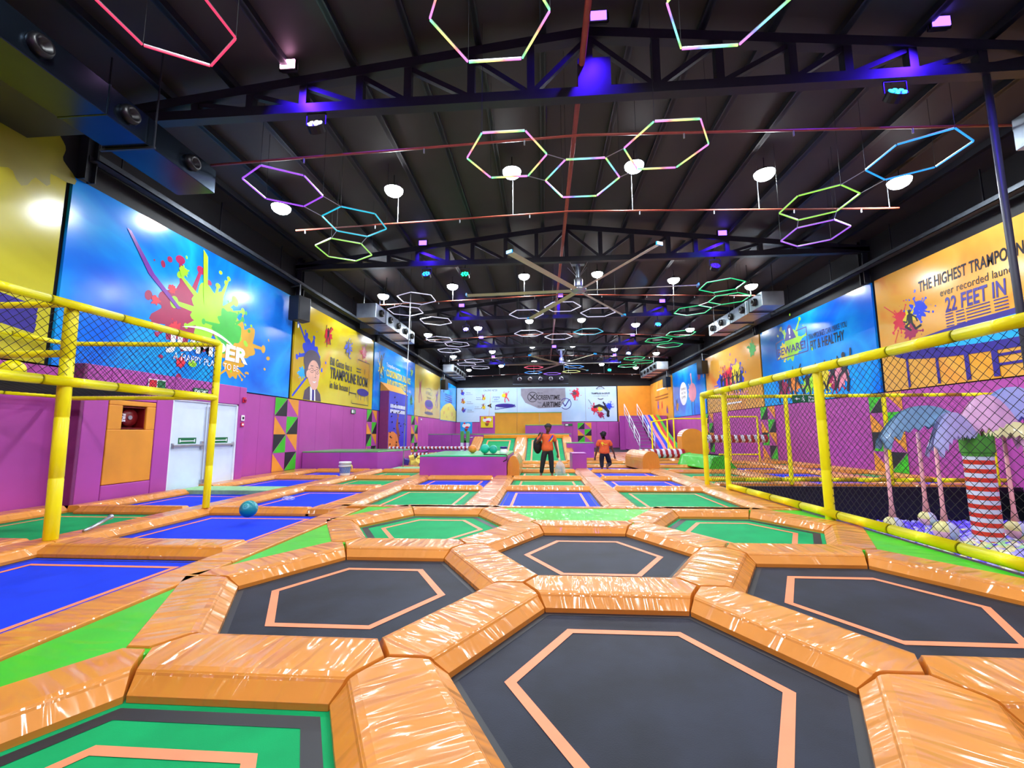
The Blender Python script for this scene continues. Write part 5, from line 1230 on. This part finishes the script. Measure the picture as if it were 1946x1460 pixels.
TEAL = plain('teal_ball_skin', '#0C8A8E', rough=.3); TEALP = plain('light_teal_patch', '#4FB4B8', rough=.3)
ball('play_ball', (-4.99, 7.1, .115 + .13), .14, TEAL, TEALP, 'teal and pale patched ball on the edge of the blue trampoline on the left')
ball('play_ball', (-2.1, 15.6, .78 + .17), .17, plain('teal_green_skin', '#16B8A0', rough=.35), None, 'larger turquoise ball on the bright green box top, left of two'); ball('play_ball', (-1.78, 15.5, .78 + .15), .15, plain('teal_green_skin_b', '#12A894', rough=.35), None, 'smaller turquoise ball on the bright green box top, right of two')
ball('play_ball', (-2.6, 15.9, .78 + .15), .15, P['orange'], None, 'orange ball on the bright green box top')
t = empty('plastic_jar', (-1.35, 14.9, .78), label='pale jar with a dark blue lid on the bright green box', cat='jar'); g = G(); g.lathe([(.001, 0), (.12, 0), (.14, .1), (.1, .2), (.001, .2)], 16); g.build('jar_body', P['white'], t, smooth=True); g = G(); g.lathe([(.1, .2), (.13, .21), (.13, .27), (.001, .27)], 16); g.build('lid', NAVY, t, smooth=True)
g = G(); g.tube([(-2.0, 14.55, 0), (-1.6, 14.5, 0), (-1.3, 14.35, .0), (-1.2, 14.25, .0), (-1.17, 14.18, -.04), (-1.19, 14.15, -.16), (-1.3, 14.14, -.22)], .018, 8); o = g.build('black_cable', BLACKP, smooth=True); o.location = (0, 0, .8); tag(o, 'black cable lying on the bright green box and hanging over its front corner', 'cable')
t = empty('crumpled_bag', (-5.83, 9.62, .003), label='small crumpled clear plastic bag on the blue trampoline on the left', cat='plastic bag')
CLEAR, nt, b = newmat('clear_plastic'); b.inputs['Base Color'].default_value = (.75, .8, .85, 1); b.inputs['Roughness'].default_value = .15; b.inputs['Alpha'].default_value = .32
g = G(); g.sphere((0, 0, .03), .12, 14, 8, (1.2, .7, .5)); o = g.build('film', CLEAR, t); R = random.Random(2)
for v in o.data.vertices: v.co *= R.uniform(.7, 1.2)
# grey clamp pipe at the foot of the left cage post
t = empty('loose_pipe', (-6.55, 6.1, .128), label='grey metal bar clamped at the foot of the near left cage post', cat='metal bar'); g = G(); g.tube([(.05, -.3, .02), (-.02, -.05, .06), (-.08, .18, .12)], .025, 8); g.build('bar', METAL, t, smooth=True); g = G(); g.sphere((-.09, .2, .12), .04, 10, 6); g.build('bar_end', METAL, t, smooth=True)

# wall-run ramps with green mats
def ramp_z(t): return 1.15 * t ** 1.35
def ramp(x0, x1, nm):
    e = empty('ramp_trampoline', ((x0 + x1) / 2, 21.8, 0), label='curved green ramp trampoline, the %s' % nm, cat='trampoline', group='ramp trampolines')
    hx = (x1 - x0) / 2; n = 12; f = lambda t: (t * 4.3, .05 + ramp_z(t))
    def strip(xa, xb, dz, name, m, th=.02, t0=0, t1=1):
        g = G(); vs = []
        for i in range(n + 1):
            y, z = f(t0 + (t1 - t0) * i / n); vs += [(xa, y, z + dz), (xb, y, z + dz), (xb, y, z + dz - th), (xa, y, z + dz - th)]
        fs = [(4 * i + a, 4 * i + b, 4 * i + 4 + b, 4 * i + 4 + a) for i in range(n) for a, b in ((0, 1), (1, 2), (2, 3), (3, 0))] + [(0, 3, 2, 1), (4 * n, 4 * n + 1, 4 * n + 2, 4 * n + 3)]
        g.add(vs, fs); return g.build(name, m, e)
    strip(-hx, hx, 0, 'mat', GREEN_MAT); strip(-hx + .28, -hx + .36, .004, 'tape_strip', TAPE, .002, .0, .92); strip(hx - .36, hx - .28, .004, 'tape_strip', TAPE, .002, .0, .92); strip(-hx + .28, hx - .28, .005, 'tape_strip', TAPE, .002, .9, .93)
    strip(-hx, -hx + .05, .003, 'black_border', BLK, .002); strip(hx - .05, hx, .003, 'black_border', BLK, .002)
ramp(-3.6, -1.62, 'left one behind the big box'); ramp(-.92, 1.18, 'right one behind the first person')
for x0, x1, nm in ((-4.2, -3.6, 'left edge'), (-1.62, -.92, 'middle'), (1.18, 1.7, 'right edge')):
    t = empty('ramp_pad', ((x0 + x1) / 2, 21.8, 0), label='orange curved pad along the %s of the ramp trampolines' % nm, cat='trampoline pad', group='ramp side pads'); hx = (x1 - x0) / 2; n = 12
    for q_, (ta, tb) in enumerate(((0, .5), (.505, 1))):
        g = G(); vs = []
        for i in range(n + 1):
            tt = ta + (tb - ta) * i / n; y, z = tt * 4.3, .05 + ramp_z(tt); vs += [(-hx, y, z - .25), (-hx, y, z + .04), (-hx + .08, y, z + .12), (hx - .08, y, z + .12), (hx, y, z + .04), (hx, y, z - .25)]
        g.add(vs, [(6 * i + a, 6 * i + (a + 1) % 6, 6 * i + 6 + (a + 1) % 6, 6 * i + 6 + a) for i in range(n) for a in range(6)] + [tuple(range(6)), tuple(6 * n + k for k in range(6))[::-1]])
        g.build('pad_section', ORANGE, t)
g = G(); g.box(-3.6, 1.6, 0, .25, 0, .22); o = g.build('header_pad', ORANGE_S, bevel=.03); o.location = (.35 - .35, 26.1, 1.2); tag(o, 'long orange header pad along the top of the ramp trampolines', 'trampoline pad')
pad([(-3.6, 21.3), (1.18, 21.3), (1.18, 21.8), (-3.6, 21.8)], [.08, .02, .08, .02], 'orange cross pad at the foot of the ramp trampolines', None)
pbox([(-4.3, 26.36), (1.75, 26.36), (1.75, 29), (-4.3, 29)], Z0, 1.48, 'raised purple platform with a green edge behind the ramp trampolines', name='platform', cat='platform')
t = empty('orange_backboard', (-.95, 28.75, 1.45), label='wide orange padded back wall standing above the ramp platform', cat='padded wall')
for k in range(3):
    g = G(); g.box(-2.25 + k * 1.5 + .005, -2.25 + (k + 1) * 1.5 - .005, 0, .15, 0, 1.42); g.build('panel', ORANGE_W, t, bevel=.015)
g = G(); g.box(-2.27, 2.27, -.02, .17, 1.42, 1.46); g.build('edge_strip', GREEN_T, t)
pbox([(-1.1, 27.5), (1.35, 27.5), (1.35, 28.7), (-1.1, 28.7)], 1.48, 2.05, 'purple padded step in front of the orange back wall', name='padded_step', cat='padded box', top=GREEN_T)
pbox([(-8.1, 30.0), (-4.7, 30.0), (-4.7, 31.5), (-8.1, 31.5)], Z0, 1.48, 'purple box with a thin green top edge left behind the foam pit')
t = pbox([(-5.9, 40.0), (-3.3, 40.0), (-3.3, 41), (-5.9, 41)], Z0, 3.15, 'tall purple box carrying the yellow sundae poster', side=PURPLE_W, top=PURPLE_W, seams=1)
e = sign('poster', Matrix(((1, 0, 0, -5.2), (0, 0, -1, 39.97), (0, 1, 0, 2.05), (0, 0, 0, 1))), 1.15, 1.05, P['yellow'], 'yellow poster with an ice cream sundae on the tall purple box', 'poster', 'sundae posters', [('scoops', lambda g: (g.disc(-.18, .72, .22, .18, .027, 16), g.disc(.2, .75, .24, .17, .027, 16)), P['white']), ('cherries', lambda g: (g.disc(-.18, .9, .12, .08, .03, 12), g.disc(.1, .55, .2, .1, .03, 12)), P['red']), ('glass', lambda g: g.flat([(-.2, .42), (-.08, .15), (.1, .15), (.22, .42)], .031), P['brown'])])
pbox([(1.35, 24.2), (2.85, 24.2), (2.85, 25.4), (1.35, 25.4)], Z0, .98, 'low purple box with a pale top right of the ramps, below the far triangle patchwork', top=GREEN_T, seams=1)
for i, x in enumerate((-4.9, -4.55)):
    t = empty('padded_post', (x, 26.0, -.1), label='short green-topped white post left of the ramps, %s of two' % ('left' if i == 0 else 'right'), cat='post'); g = G(); g.box(-.09, .09, -.09, .09, 0, 1.05); g.build('lower_post', WHITE, t, bevel=.01); g = G(); g.box(-.1, .1, -.1, .1, 1.05, 1.75); g.build('green_sleeve', GREEN_T, t, bevel=.02)
# striped roller beams left, and rollers right
def striped(a, b, r, n, label, cat='striped roller', name='striped_roller', group=None):
    a, b = Vector(a), Vector(b); t = empty(name, a, label=label, cat=cat, group=group); g = G(); d = b - a; L = d.length; dn = d.normalized(); u = Vector((0, 0, 1)); r_ = dn.cross(u)
    # candy spiral: stripe bands with a slant
    seg = 20; k = n * 2
    vs = []; 
    for i in range(k + 1):
        for s in range(seg):
            th = 2 * pi * s / seg; off = (L / k) * (s / seg - .5 if 0 < i < k else 0); p = dn * (L * i / k + off * .35) + (r_ * cos(th) + u * sin(th)) * r; vs.append(p)
    for i in range(k):
        g.m = i % 2; base = []
        for s in range(seg):
            s2 = (s + 1) % seg
            base.append((i * seg + s, i * seg + s2, (i + 1) * seg + s2, (i + 1) * seg + s))
        if i == 0: g.v = [tuple(v) for v in vs]
        g.f += base; g.mi += [i % 2] * len(base)
    o = g.build('roller', None, t, smooth=True, mats=[STR_W, STR_RD]); g = G(); g.tube([-dn * .05, dn * (L + .05)], r * .35, 10); g.build('axle', METAL, t, smooth=True)
STR_RD = plain('dark_red_stripe_vinyl', '#A8242C', rough=.4)
striped((5.0, 22.9, .42), (7.4, 23.4, .42), .24, 8, 'red and white striped roller lying left of the orange arched block'); striped((8.7, 23.4, 1.18), (11.6, 23.2, 1.18), .2, 9, 'red and white striped roller between the arched block and the right wall')
striped((-8.9, 24.5, .68), (-3.9, 24.5, .68), .09, 22, 'thin red and white striped beam behind the foam pit, upper one'); striped((-7.2, 22.5, .4), (-3.9, 22.5, .4), .1, 16, 'thin red and white striped beam behind the foam pit, lower one')
# arched orange block
t = empty('arched_block', (7.95, 23.45, .1), label='tall orange padded block with an arched top between the striped rollers', cat='padded block')
pr = [(-.55, 0), (-.55, 1.18)] + [(-.55 * cos(pi * k / 14), 1.18 + .42 * sin(pi * k / 14)) for k in range(1, 14)] + [(.55, 1.18), (.55, 0)]; n = len(pr)
g = G(); g.add([(x, 0, z) for x, z in pr] + [(x, .8, z) for x, z in pr], [tuple(range(n)), tuple(range(n, 2 * n))[::-1]] + [(i, (i + 1) % n, n + (i + 1) % n, n + i) for i in range(n)]); g.build('body', ORANGE_W, t, bevel=.02)
g = G()
for k in range(6):
    a0 = pi * (.03 + k / 12.5); a1 = a0 + .16
    g.add([(-.56 * cos(a0), .02, 1.18 + .43 * sin(a0)), (-.56 * cos(a1), .02, 1.18 + .43 * sin(a1)), (-.56 * cos(a1), .78, 1.18 + .43 * sin(a1)), (-.56 * cos(a0), .78, 1.18 + .43 * sin(a0))], [(0, 1, 2, 3)])
g.build('white_bands', WHITE, t)
# foam pit with yellow cubes
FOAM = plain('yellow_foam', '#E8D85C', rough=.9, var=.12, scale=9, bmp=.4, bscale=30); g = G(); g.box(-.11, .11, -.11, .11, -.11, .11)
fc = g.build('foam_cube', FOAM, bevel=.012); R = random.Random(11); first = True
for i in range(72):
    o = fc if first else fc.copy()
    if not first: COL.objects.link(o)
    first = False; lay = i // 40
    o.location = (R.uniform(-6.0, -4.3), R.uniform(18.7, 22.0), .21 + .2 * lay * R.uniform(.6, 1.1)); o.rotation_euler = (R.uniform(0, 3), R.uniform(0, 3), R.uniform(0, 3)); tag(o, 'pale yellow foam cube heaped in the foam pit beside the big purple box', 'foam cube', 'yellow foam cubes')
    if i % 9 == 8: pass
for i, (x, y, z, m, nm) in enumerate(((-5.95, 18.5, .3, NAVY, 'dark blue'), (-5.2, 18.45, .22, P['blue'], 'bright blue'))):
    o = fc.copy(); o.data = fc.data.copy(); o.data.materials.clear(); o.data.materials.append(m); COL.objects.link(o); o.location = (x, y, z); o.rotation_euler = (.3, .2, .6); tag(o, '%s foam cube at the near edge of the yellow foam pit' % nm, 'foam cube')
pad([(-6.1, 18.2), (-4.15, 18.2), (-4.15, 18.5), (-6.1, 18.5)], [.06, .01, .06, .01], 'orange pad at the near rim of the foam pit', None)
# climbing tower
o = boxobj('floor_sheet', (-6.1, -4.14, 18.52, 22.4, -.1, .12), PURPLE); tag(o, 'low purple sheet under the yellow foam cubes', 'floor sheet')
e = empty('climbing_tower', (-9.46, 25.0, .1), label='tall climbing tower with a blue printed face and orange sloped cap on the left wall', cat='climbing wall')
g = G(); g.box(-.28, .26, 0, .05, 0, 4.0); g.build('side_panel', WINE_SHADE, e, bevel=.01); g = G(); g.box(-.28, .22, .05, 3.6, 0, 4.0); g.build('core', PURPLE_W, e)
g = G(); g.box(.22, .27, .05, 3.6, 0, 4.0); fc_ = g.build('climbing_face', plain('blue_climbing_print', '#3A3CC8', rough=.35, var=.15, scale=1), e)
g = G(); g.add([(-.28, 0, 4.0), (.28, 0, 4.0), (-.28, 0, 4.55), (-.28, 3.6, 4.0), (.28, 3.6, 4.0), (-.28, 3.6, 4.55)], [(0, 1, 2), (5, 4, 3), (1, 4, 5, 2), (0, 3, 4, 1), (0, 2, 5, 3)]); g.build('sloped_cap', ORANGE_W, e)
Mf = Matrix(((0, 0, 1, .272), (1, 0, 0, 0), (0, 1, 0, 0), (0, 0, 0, 1)))
g = G(); g.v = []; g.flat([(.06, .0), (2.2, .0), (2.1, .7), (1.6, 1.35), (.9, 1.55), (.06, 1.5)], .0); o = g.build('orange_rock_print', P['orange'], e); o.data.transform(Mf)
g = G(); g.flat([(1.35, 1.9), (1.5, 2.35), (1.75, 2.4), (1.8, 1.9), (2.1, 1.4), (1.95, .8), (1.7, 1.3), (1.5, 1.5)], .003); g.disc(1.7, 2.55, .14, .16, .003, 14); o = g.build('climber_print', P['brown'], e); o.data.transform(Mf)
text('lettering', 'A MOUNTAIN OF FUN', .3, Mf @ T(.25, 3.1, .003), P['white'], e, align='LEFT', xs=.9, bold=.008) if False else None
g = G()
for rr in range(2):
    for k in range(11): g.box(.3 + k * .27, .3 + k * .27 + .19, 3.0 - rr * .32, 3.22 - rr * .32, 0, .003)
o = g.build('blurred_lettering', P['white'], e); o.data.transform(Mf)
R = random.Random(8)
hold = None
for k in range(26):
    if hold is None: g = G(); g.sphere((0, 0, 0), .06, 8, 5, (.5, 1, .8)); hold = g.build('climbing_hold', plain('dark_hold_resin', '#3A1A2A', rough=.5), e, smooth=True); o = hold
    else: o = hold.copy(); COL.objects.link(o)
    o.location = (.3, R.uniform(.3, 3.3), R.uniform(.3, 3.8)); o.scale = (1, R.uniform(.6, 1.5), R.uniform(.6, 1.4))
g = G(); g.tube([(0, 0, 0), (.15, 0, 7.6)], .02, 6); o = g.build('belay_rope', METAL, smooth=True); o.location = (-5.95, 18.1, .1); tag(o, 'thin pale vertical pole rising from the foam pit to the roof', 'pole')
g = G(); g.tube([(0, 0, 0), (0, 0, 7.6 * .96)], .004, 4); g = None
# black platform bowl on a stick left of the ramps
t = empty('punch_bag', (-5.2, 28.5, 1.05), label='dark grey rounded bag on a pale arm left of the ramps', cat='punch bag'); g = G(); g.sphere((0, 0, 0), .2, 14, 9, (1.1, 1, .8)); g.build('bag', STEEL_D, t, smooth=True); g = G(); g.tube([(.1, 0, .12), (.9, .1, .25)], .035, 8); g.build('arm', METAL, t, smooth=True)
# stairs with white rails, rainbow slide
t = empty('staircase', (8.45, 35.6, 0), label='purple padded staircase with white rails climbing to the slide platform', cat='staircase')
NS = 11
for k in range(NS):
    y = k * .57; z = (k + 1) * .285; x = 0
    g = G(); g.box(x - .55, x + .6, y, y + .57, 0, z - .03); g.build('riser', PURPLE_W, t)
    g = G(); g.box(x - .55, x + .6, y - .02, y + .56, z - .03, z); g.build('tread', P['grey'] if k % 1 == 0 else GREEN_T, t)
def rail(xo, k0, k1):
    for kk in (.1, .55, 1.0):
        g = G(); g.tube([(xo, k0 * .57, (k0 + 1) * .285 + kk * .95), (xo, k1 * .57, (k1 + 1) * .285 + kk * .95)], .016 if kk < 1 else .03, 6); g.build('rail_bar', WHITE, t, smooth=True)
    for k in (k0, k1): g = G(); g.tube([(xo, k * .57, (k + 1) * .285 - .2), (xo, k * .57, (k + 1) * .285 + .97)], .03, 6); g.build('rail_post', WHITE, t, smooth=True)
for xo in (-.58, .62): rail(xo, 0, 3.2); rail(xo, 3.6, 6.6); rail(xo, 7, 10.6)
pbox([(7.4, 41.9), (11.9, 41.9), (11.9, 47.8), (8.45, 47.8)], Z0, 3.15, 'high purple landing behind the staircase and the slide', name='landing', cat='platform', side=PURPLE_W, top=PURPLE_W)
pbox([(5.4, 36.5), (7.2, 36.5), (6.4, 40.35), (5.4, 40.35)], Z0, 2.6, 'purple padded wall along the left side of the staircase', side=PURPLE_W, top=PURPLE_W) if False else None
t = empty('rainbow_slide', (10.0, 33.8, .1), label='rainbow striped slide in blue, pink, yellow, red and green beside the stairs', cat='slide')
lanes = ['blue', 'crimson', 'blue', 'yellow', 'red', 'green']; sx0 = -1.1
lanem = {'blue': P['blue'], 'crimson': P['pink'], 'yellow': P['yellow'], 'red': P['red'], 'green': P['green']}
for k, c in enumerate(lanes):
    g = G(); w2 = .26; x0 = -1.4 + k * w2 + .45; n = 16; vs = []
    for i in range(n + 1):
        tt = i / n; y = 8.1 * tt; z = 3.1 * tt + .06 * sin(tt * 9); sh = .5 * tt; vs += [(x0 + sh, y, z), (x0 + w2 - .01 + sh, y, z), (x0 + w2 - .01 + sh, y, z - .15), (x0 + sh, y, z - .15)]
    g.add(vs, [(4 * i + a, 4 * i + b, 4 * i + 4 + b, 4 * i + 4 + a) for i in range(n) for a, b in ((0, 1), (1, 2), (2, 3), (3, 0))] + [(0, 3, 2, 1)])
    g.build('slide_lane', lanem[c], t)
g = G(); g.add([(-.98, 0, 0), (-.48, 8.1, 0), (-.48, 8.1, 3.0), (-.96, 0, 0), (-.46, 8.1, 0), (-.46, 8.1, 3.0)], [(0, 1, 2), (3, 5, 4), (0, 2, 5, 3)]); g.build('slide_side', PURPLE_W, t)
for k, yb in enumerate((34.5,)):
    pass
# ================================================================== PEOPLE
def skin(name, V, E_, m, parent, sub=2, root=0):
    """V: list of (x,y,z,r) or (x,y,z,(rx,ry)); one continuous skinned surface"""
    me = bpy.data.meshes.new(name); me.from_pydata([v[:3] for v in V], E_, []); me.update()
    o = bpy.data.objects.new(name, me); COL.objects.link(o)
    md = o.modifiers.new('skin', 'SKIN'); md.use_smooth_shade = True; md.branch_smoothing = .6
    if not me.skin_vertices: me.attributes.new('x', 'FLOAT', 'POINT')
    for i, sv in enumerate(me.skin_vertices[0].data):
        r = V[i][3]; k_ = 1.22; sv.radius = (r[0] * k_, r[1] * k_) if isinstance(r, tuple) else (r * (k_ if r > .013 else 1), r * (k_ if r > .013 else 1)); sv.use_root = (i == root)
    sb = o.modifiers.new('sub', 'SUBSURF'); sb.levels = sub; sb.render_levels = sub
    bpy.context.view_layer.update()
    me2 = bpy.data.meshes.new_from_object(o.evaluated_get(bpy.context.evaluated_depsgraph_get()))
    bpy.data.objects.remove(o)
    for p in me2.polygons: p.use_smooth = True
    me2.materials.clear(); me2.materials.append(m); me2.name = name
    n = bpy.data.objects.new(name, me2); COL.objects.link(n)
    if parent: n.parent = parent
    return n
SKIN_D = plain('dark_brown_skin', '#5A3524', rough=.5, var=.05); HAIRM = plain('black_hair', '#0B0A0C', rough=.6); SHIRT = plain('orange_shirt_cloth', '#E4602A', rough=.8, var=.1, scale=8, bmp=.5, bscale=9)
TROUS = plain('black_trouser_cloth', '#15151F', rough=.75, var=.15, bmp=.4, bscale=12); SOLE = plain('pale_sole_skin', '#C99A84', rough=.5); BAGM = plain('black_bag_cloth', '#101014', rough=.7, bmp=.4, bscale=20)
def chain(V, E_, pts, start=None):
    prev = start
    for p in pts:
        V.append(p); i = len(V) - 1
        if prev is not None: E_.append((prev, i))
        prev = i
    return prev
def hand(V, E_, wrist, d, side, s=1.0):
    """palm + five fingers hanging along direction d (downwards)"""
    w = Vector(V[wrist][:3]); d = Vector(d).normalized(); r = Vector(side).normalized(); f = d.cross(r).normalized()
    palm = w + d * .05 * s; V.append((*palm, .022)); p = len(V) - 1; E_.append((wrist, p))
    pe = palm + d * .045 * s; 
    for k, (o, L) in enumerate(((-.027, .062), (-.009, .075), (.009, .07), (.027, .055))):
        a = pe + r * o; b = a + d * L * .55 + f * .008; c = b + d * L * .35 + f * .022
        V.append((*a, .0105)); i = len(V) - 1; E_.append((p, i)); V.append((*b, .009)); E_.append((i, i + 1)); V.append((*c, .0075)); E_.append((i + 1, i + 2))
    a = palm - r * .032; b = a + d * .035 - r * .012 + f * .02; c = b + d * .025 + f * .01
    V.append((*a, .011)); i = len(V) - 1; E_.append((p, i)); V.append((*b, .0095)); E_.append((i, i + 1)); V.append((*c, .008)); E_.append((i + 1, i + 2))
def person(loc, label, sh, arms, legs, head, lean=0, fy=-1, feet=None):
    """fy=-1 faces the camera, +1 faces away. arms/legs: joint positions; local metres"""
    t = empty('person', loc, label=label, cat='person')
    V, E_ = [], []
    hz = sh['hip']; cz = sh['chest']
    V += [(0, 0, hz, (.13, .1)), (0, 0, (hz + cz) / 2, (.12, .09)), (0, 0, cz, (.15, .1)), (0, 0, sh['neck'], .055), (head[0] * .6, head[1] * .6, sh['neck'] + .07, .048)]
    E_ += [(0, 1), (1, 2), (2, 3), (3, 4)]
    hx, hy, hz2 = head
    V += [(hx, hy, hz2 - .07, (.068, .078)), (hx, hy, hz2, (.085, .1)), (hx, hy, hz2 + .07, (.076, .088))]; E_ += [(4, 5), (5, 6), (6, 7)]
    for (s, e_, w, hd) in arms:
        a = chain(V, E_, [(*s, .055), (*[(s[i] + e_[i]) / 2 for i in range(3)], .045), (*e_, .037), (*[(e_[i] + w[i]) / 2 for i in range(3)], .034), (*w, .024)], 2)
        hand(V, E_, a, hd, (1, 0, 0))
    for (h_, k_, a_, toe) in legs:
        a = chain(V, E_, [(*h_, .085), (*k_, .055), (*a_, .036)], 0)
        chain(V, E_, [(*toe[0], .034), (*toe[1], .025)], a)
    body = skin('body', V, E_, SKIN_D, t)
    # face: nose, ears, eyes, mouth on the -y (or +y) side
    def hf(x, y, z): return (hx + x, hy + y * -fy * -1 * 1.0, hz2 + z)
    g = G(); f = fy
    g.sphere((hx, hy + f * .098, hz2 - .015), .018, 8, 6, (.8, 1.1, 1.3)); g.sphere((hx - .082, hy, hz2 - .005), .02, 8, 6, (.4, .8, 1.3)); g.sphere((hx + .082, hy, hz2 - .005), .02, 8, 6, (.4, .8, 1.3)); g.build('nose_and_ears', SKIN_D, body, smooth=True)
    g = G(); g.sphere((hx - .03, hy + f * .088, hz2 + .015), .011, 8, 6); g.sphere((hx + .03, hy + f * .088, hz2 + .015), .011, 8, 6); g.build('eyes', P['white'], body, smooth=True)
    g = G(); g.sphere((hx, hy + f * .09, hz2 - .055), .02, 8, 6, (1.2, .4, .4)); g.build('mouth', P['brown'], body, smooth=True)
    g = G(); g.sphere((hx, hy - f * .02, hz2 + .05), .118, 18, 12, (.93, 1.02, .95))
    R = random.Random(4)
    for _ in range(60):
        a = R.uniform(0, 2 * pi); b_ = R.uniform(.15, 1.3); d = Vector((cos(a) * cos(b_), sin(a) * cos(b_) - f * .15, sin(b_))) * .112; g.sphere((hx + d.x, hy - f * .018 + d.y, hz2 + .045 + d.z), R.uniform(.014, .026), 7, 5)
    g.build('hair', HAIRM, t, smooth=True)
    # shirt
    V, E_ = [], []
    V += [(0, 0, hz - .12, (.195, .14)), (0, 0, hz + .06, (.18, .13)), (0, 0, (hz + cz) / 2 + .04, (.178, .13)), (0, 0, cz, (.195, .13)), (0, 0, sh['neck'] - .015, (.085, .075))]; E_ += [(0, 1), (1, 2), (2, 3), (3, 4)]
    for (s, e_, w, hd) in arms:
        s_ = Vector(s); q_ = s_.lerp(Vector(e_), .72); chain(V, E_, [(*s, .083), (*s_.lerp(q_, .5), .075), (*q_, .07)], 3)
    skin('shirt', V, E_, SHIRT, t)
    # trousers
    V, E_ = [(0, 0, hz + .1, (.14, .115)), (0, 0, hz - .08, (.14, .115))], [(0, 1)]
    for (h_, k_, a_, toe) in legs:
        chain(V, E_, [(*h_, .098), (*Vector(h_).lerp(Vector(k_), .5), .088), (*k_, .073), (*Vector(k_).lerp(Vector(a_), .5), .064), (*Vector(k_).lerp(Vector(a_), .93), .056)], 1)
    skin('trousers', V, E_, TROUS, t)
    t.scale = (1.065,) * 3
    return t
p1 = person((.17, 15.4, 0), 'person in an orange T-shirt and black trousers facing the camera, carrying a clear bag', dict(hip=.9, chest=1.28, neck=1.42),
       [((-.2, 0, 1.34), (-.36, -.1, 1.08), (-.2, -.17, 1.3), (.3, .1, 1)), ((.2, 0, 1.34), (.27, .0, 1.02), (.34, -.06, .74), (0, 0, -1))],
       [((-.1, 0, .8), (-.16, -.02, .45), (-.22, 0, .07), ((-.23, -.08, .03), (-.24, -.17, .025))), ((.1, 0, .8), (.12, -.02, .45), (.14, 0, .07), ((.15, -.08, .03), (.16, -.17, .025)))],
       (.03, -.03, 1.57))
g = G(); M = Matrix(((1, 0, 0, .1), (0, 0, -1, -.165), (0, 1, 0, 1.24), (0, 0, 0, 1))); g.flat([(-.09, -.12), (-.02, -.02), (.03, .06), (.08, .12), (.1, .08), (.05, .0), (0, -.06)], 0); o = g.build('blue_chest_print', P['blue'], p1); o.data.transform(M)
g = G(); g.flat([(-.02, -.1), (.03, -.03), (.09, .04), (.07, -.04), (.02, -.11)], .003); o = g.build('yellow_chest_print', P['yellow'], p1); o.data.transform(M)
t = empty('shoulder_bag', (-.12, 15.5, .8), label='black shoulder bag hanging at the first person\'s side', cat='bag')
g = G(); g.sphere((-.06, .02, .27), .26, 18, 12, (.62, .5, 1.15)); g.build('bag_body', BAGM, t, smooth=True); g = G(); g.tube([(-.08, -.02, .5), (-.02, -.17, .62), (.0, -.2, .68), (.04, -.12, .74), (.05, .1, .7), (.0, .15, .45)], .02, 6); g.build('strap', BAGM, t, smooth=True)
t = empty('carrier_bag', (.6, 15.34, .0), label='translucent plastic bag held low by the first person, standing on the mat', cat='plastic bag')
g = G(); g.lathe([(.001, 0), (.17, .01), (.19, .12), (.185, .3), (.13, .42), (.05, .5), (.02, .56), (.03, .6)], 18); o = g.build('film', CLEAR, t, smooth=True); R = random.Random(9)
for v in o.data.vertices: v.co.x += R.uniform(-.02, .02); v.co.y = v.co.y * .7 + R.uniform(-.02, .02)
g = G(); R = random.Random(1)
for _ in range(16): g.sphere((R.uniform(-.1, .1), R.uniform(-.06, .06), R.uniform(.06, .36)), R.uniform(.03, .05), 8, 6)
g.build('contents', plain('grey_bag_contents', '#8E979C', rough=.6, var=.2), t, smooth=True)
p2 = person((2.5, 17.8, 0), 'person in an orange T-shirt seen from behind, one knee bent, on the blue trampolines', dict(hip=.7, chest=1.04, neck=1.17),
       [((-.2, 0, 1.1), (-.27, .02, .8), (-.34, .04, .52), (-.1, 0, -1)), ((.2, 0, 1.1), (.3, .02, .82), (.39, .05, .58), (.1, 0, -1))],
       [((-.1, 0, .6), (-.1, .06, .33), (-.1, .0, .07), ((-.1, .08, .03), (-.1, .17, .025))), ((.1, 0, .6), (.22, .16, .24), (.07, -.2, .2), ((.06, -.24, .13), (.08, -.24, .04)))],
       (-.02, .02, 1.31), fy=1)
g = G(); M = Matrix(((1, 0, 0, -.05), (0, 0, -1, -.165), (0, 1, 0, 1.0), (0, 0, 0, 1))); g.disc(-.04, .03, .045, .05, 0, 14); g.line([(-.01, .03), (.06, -.02), (.14, -.01)], .02, .0); g.line([(-.04, 0), (-.02, -.07)], .03, .0); o = g.build('back_print', P['yellow'], p2); o.data.transform(M)
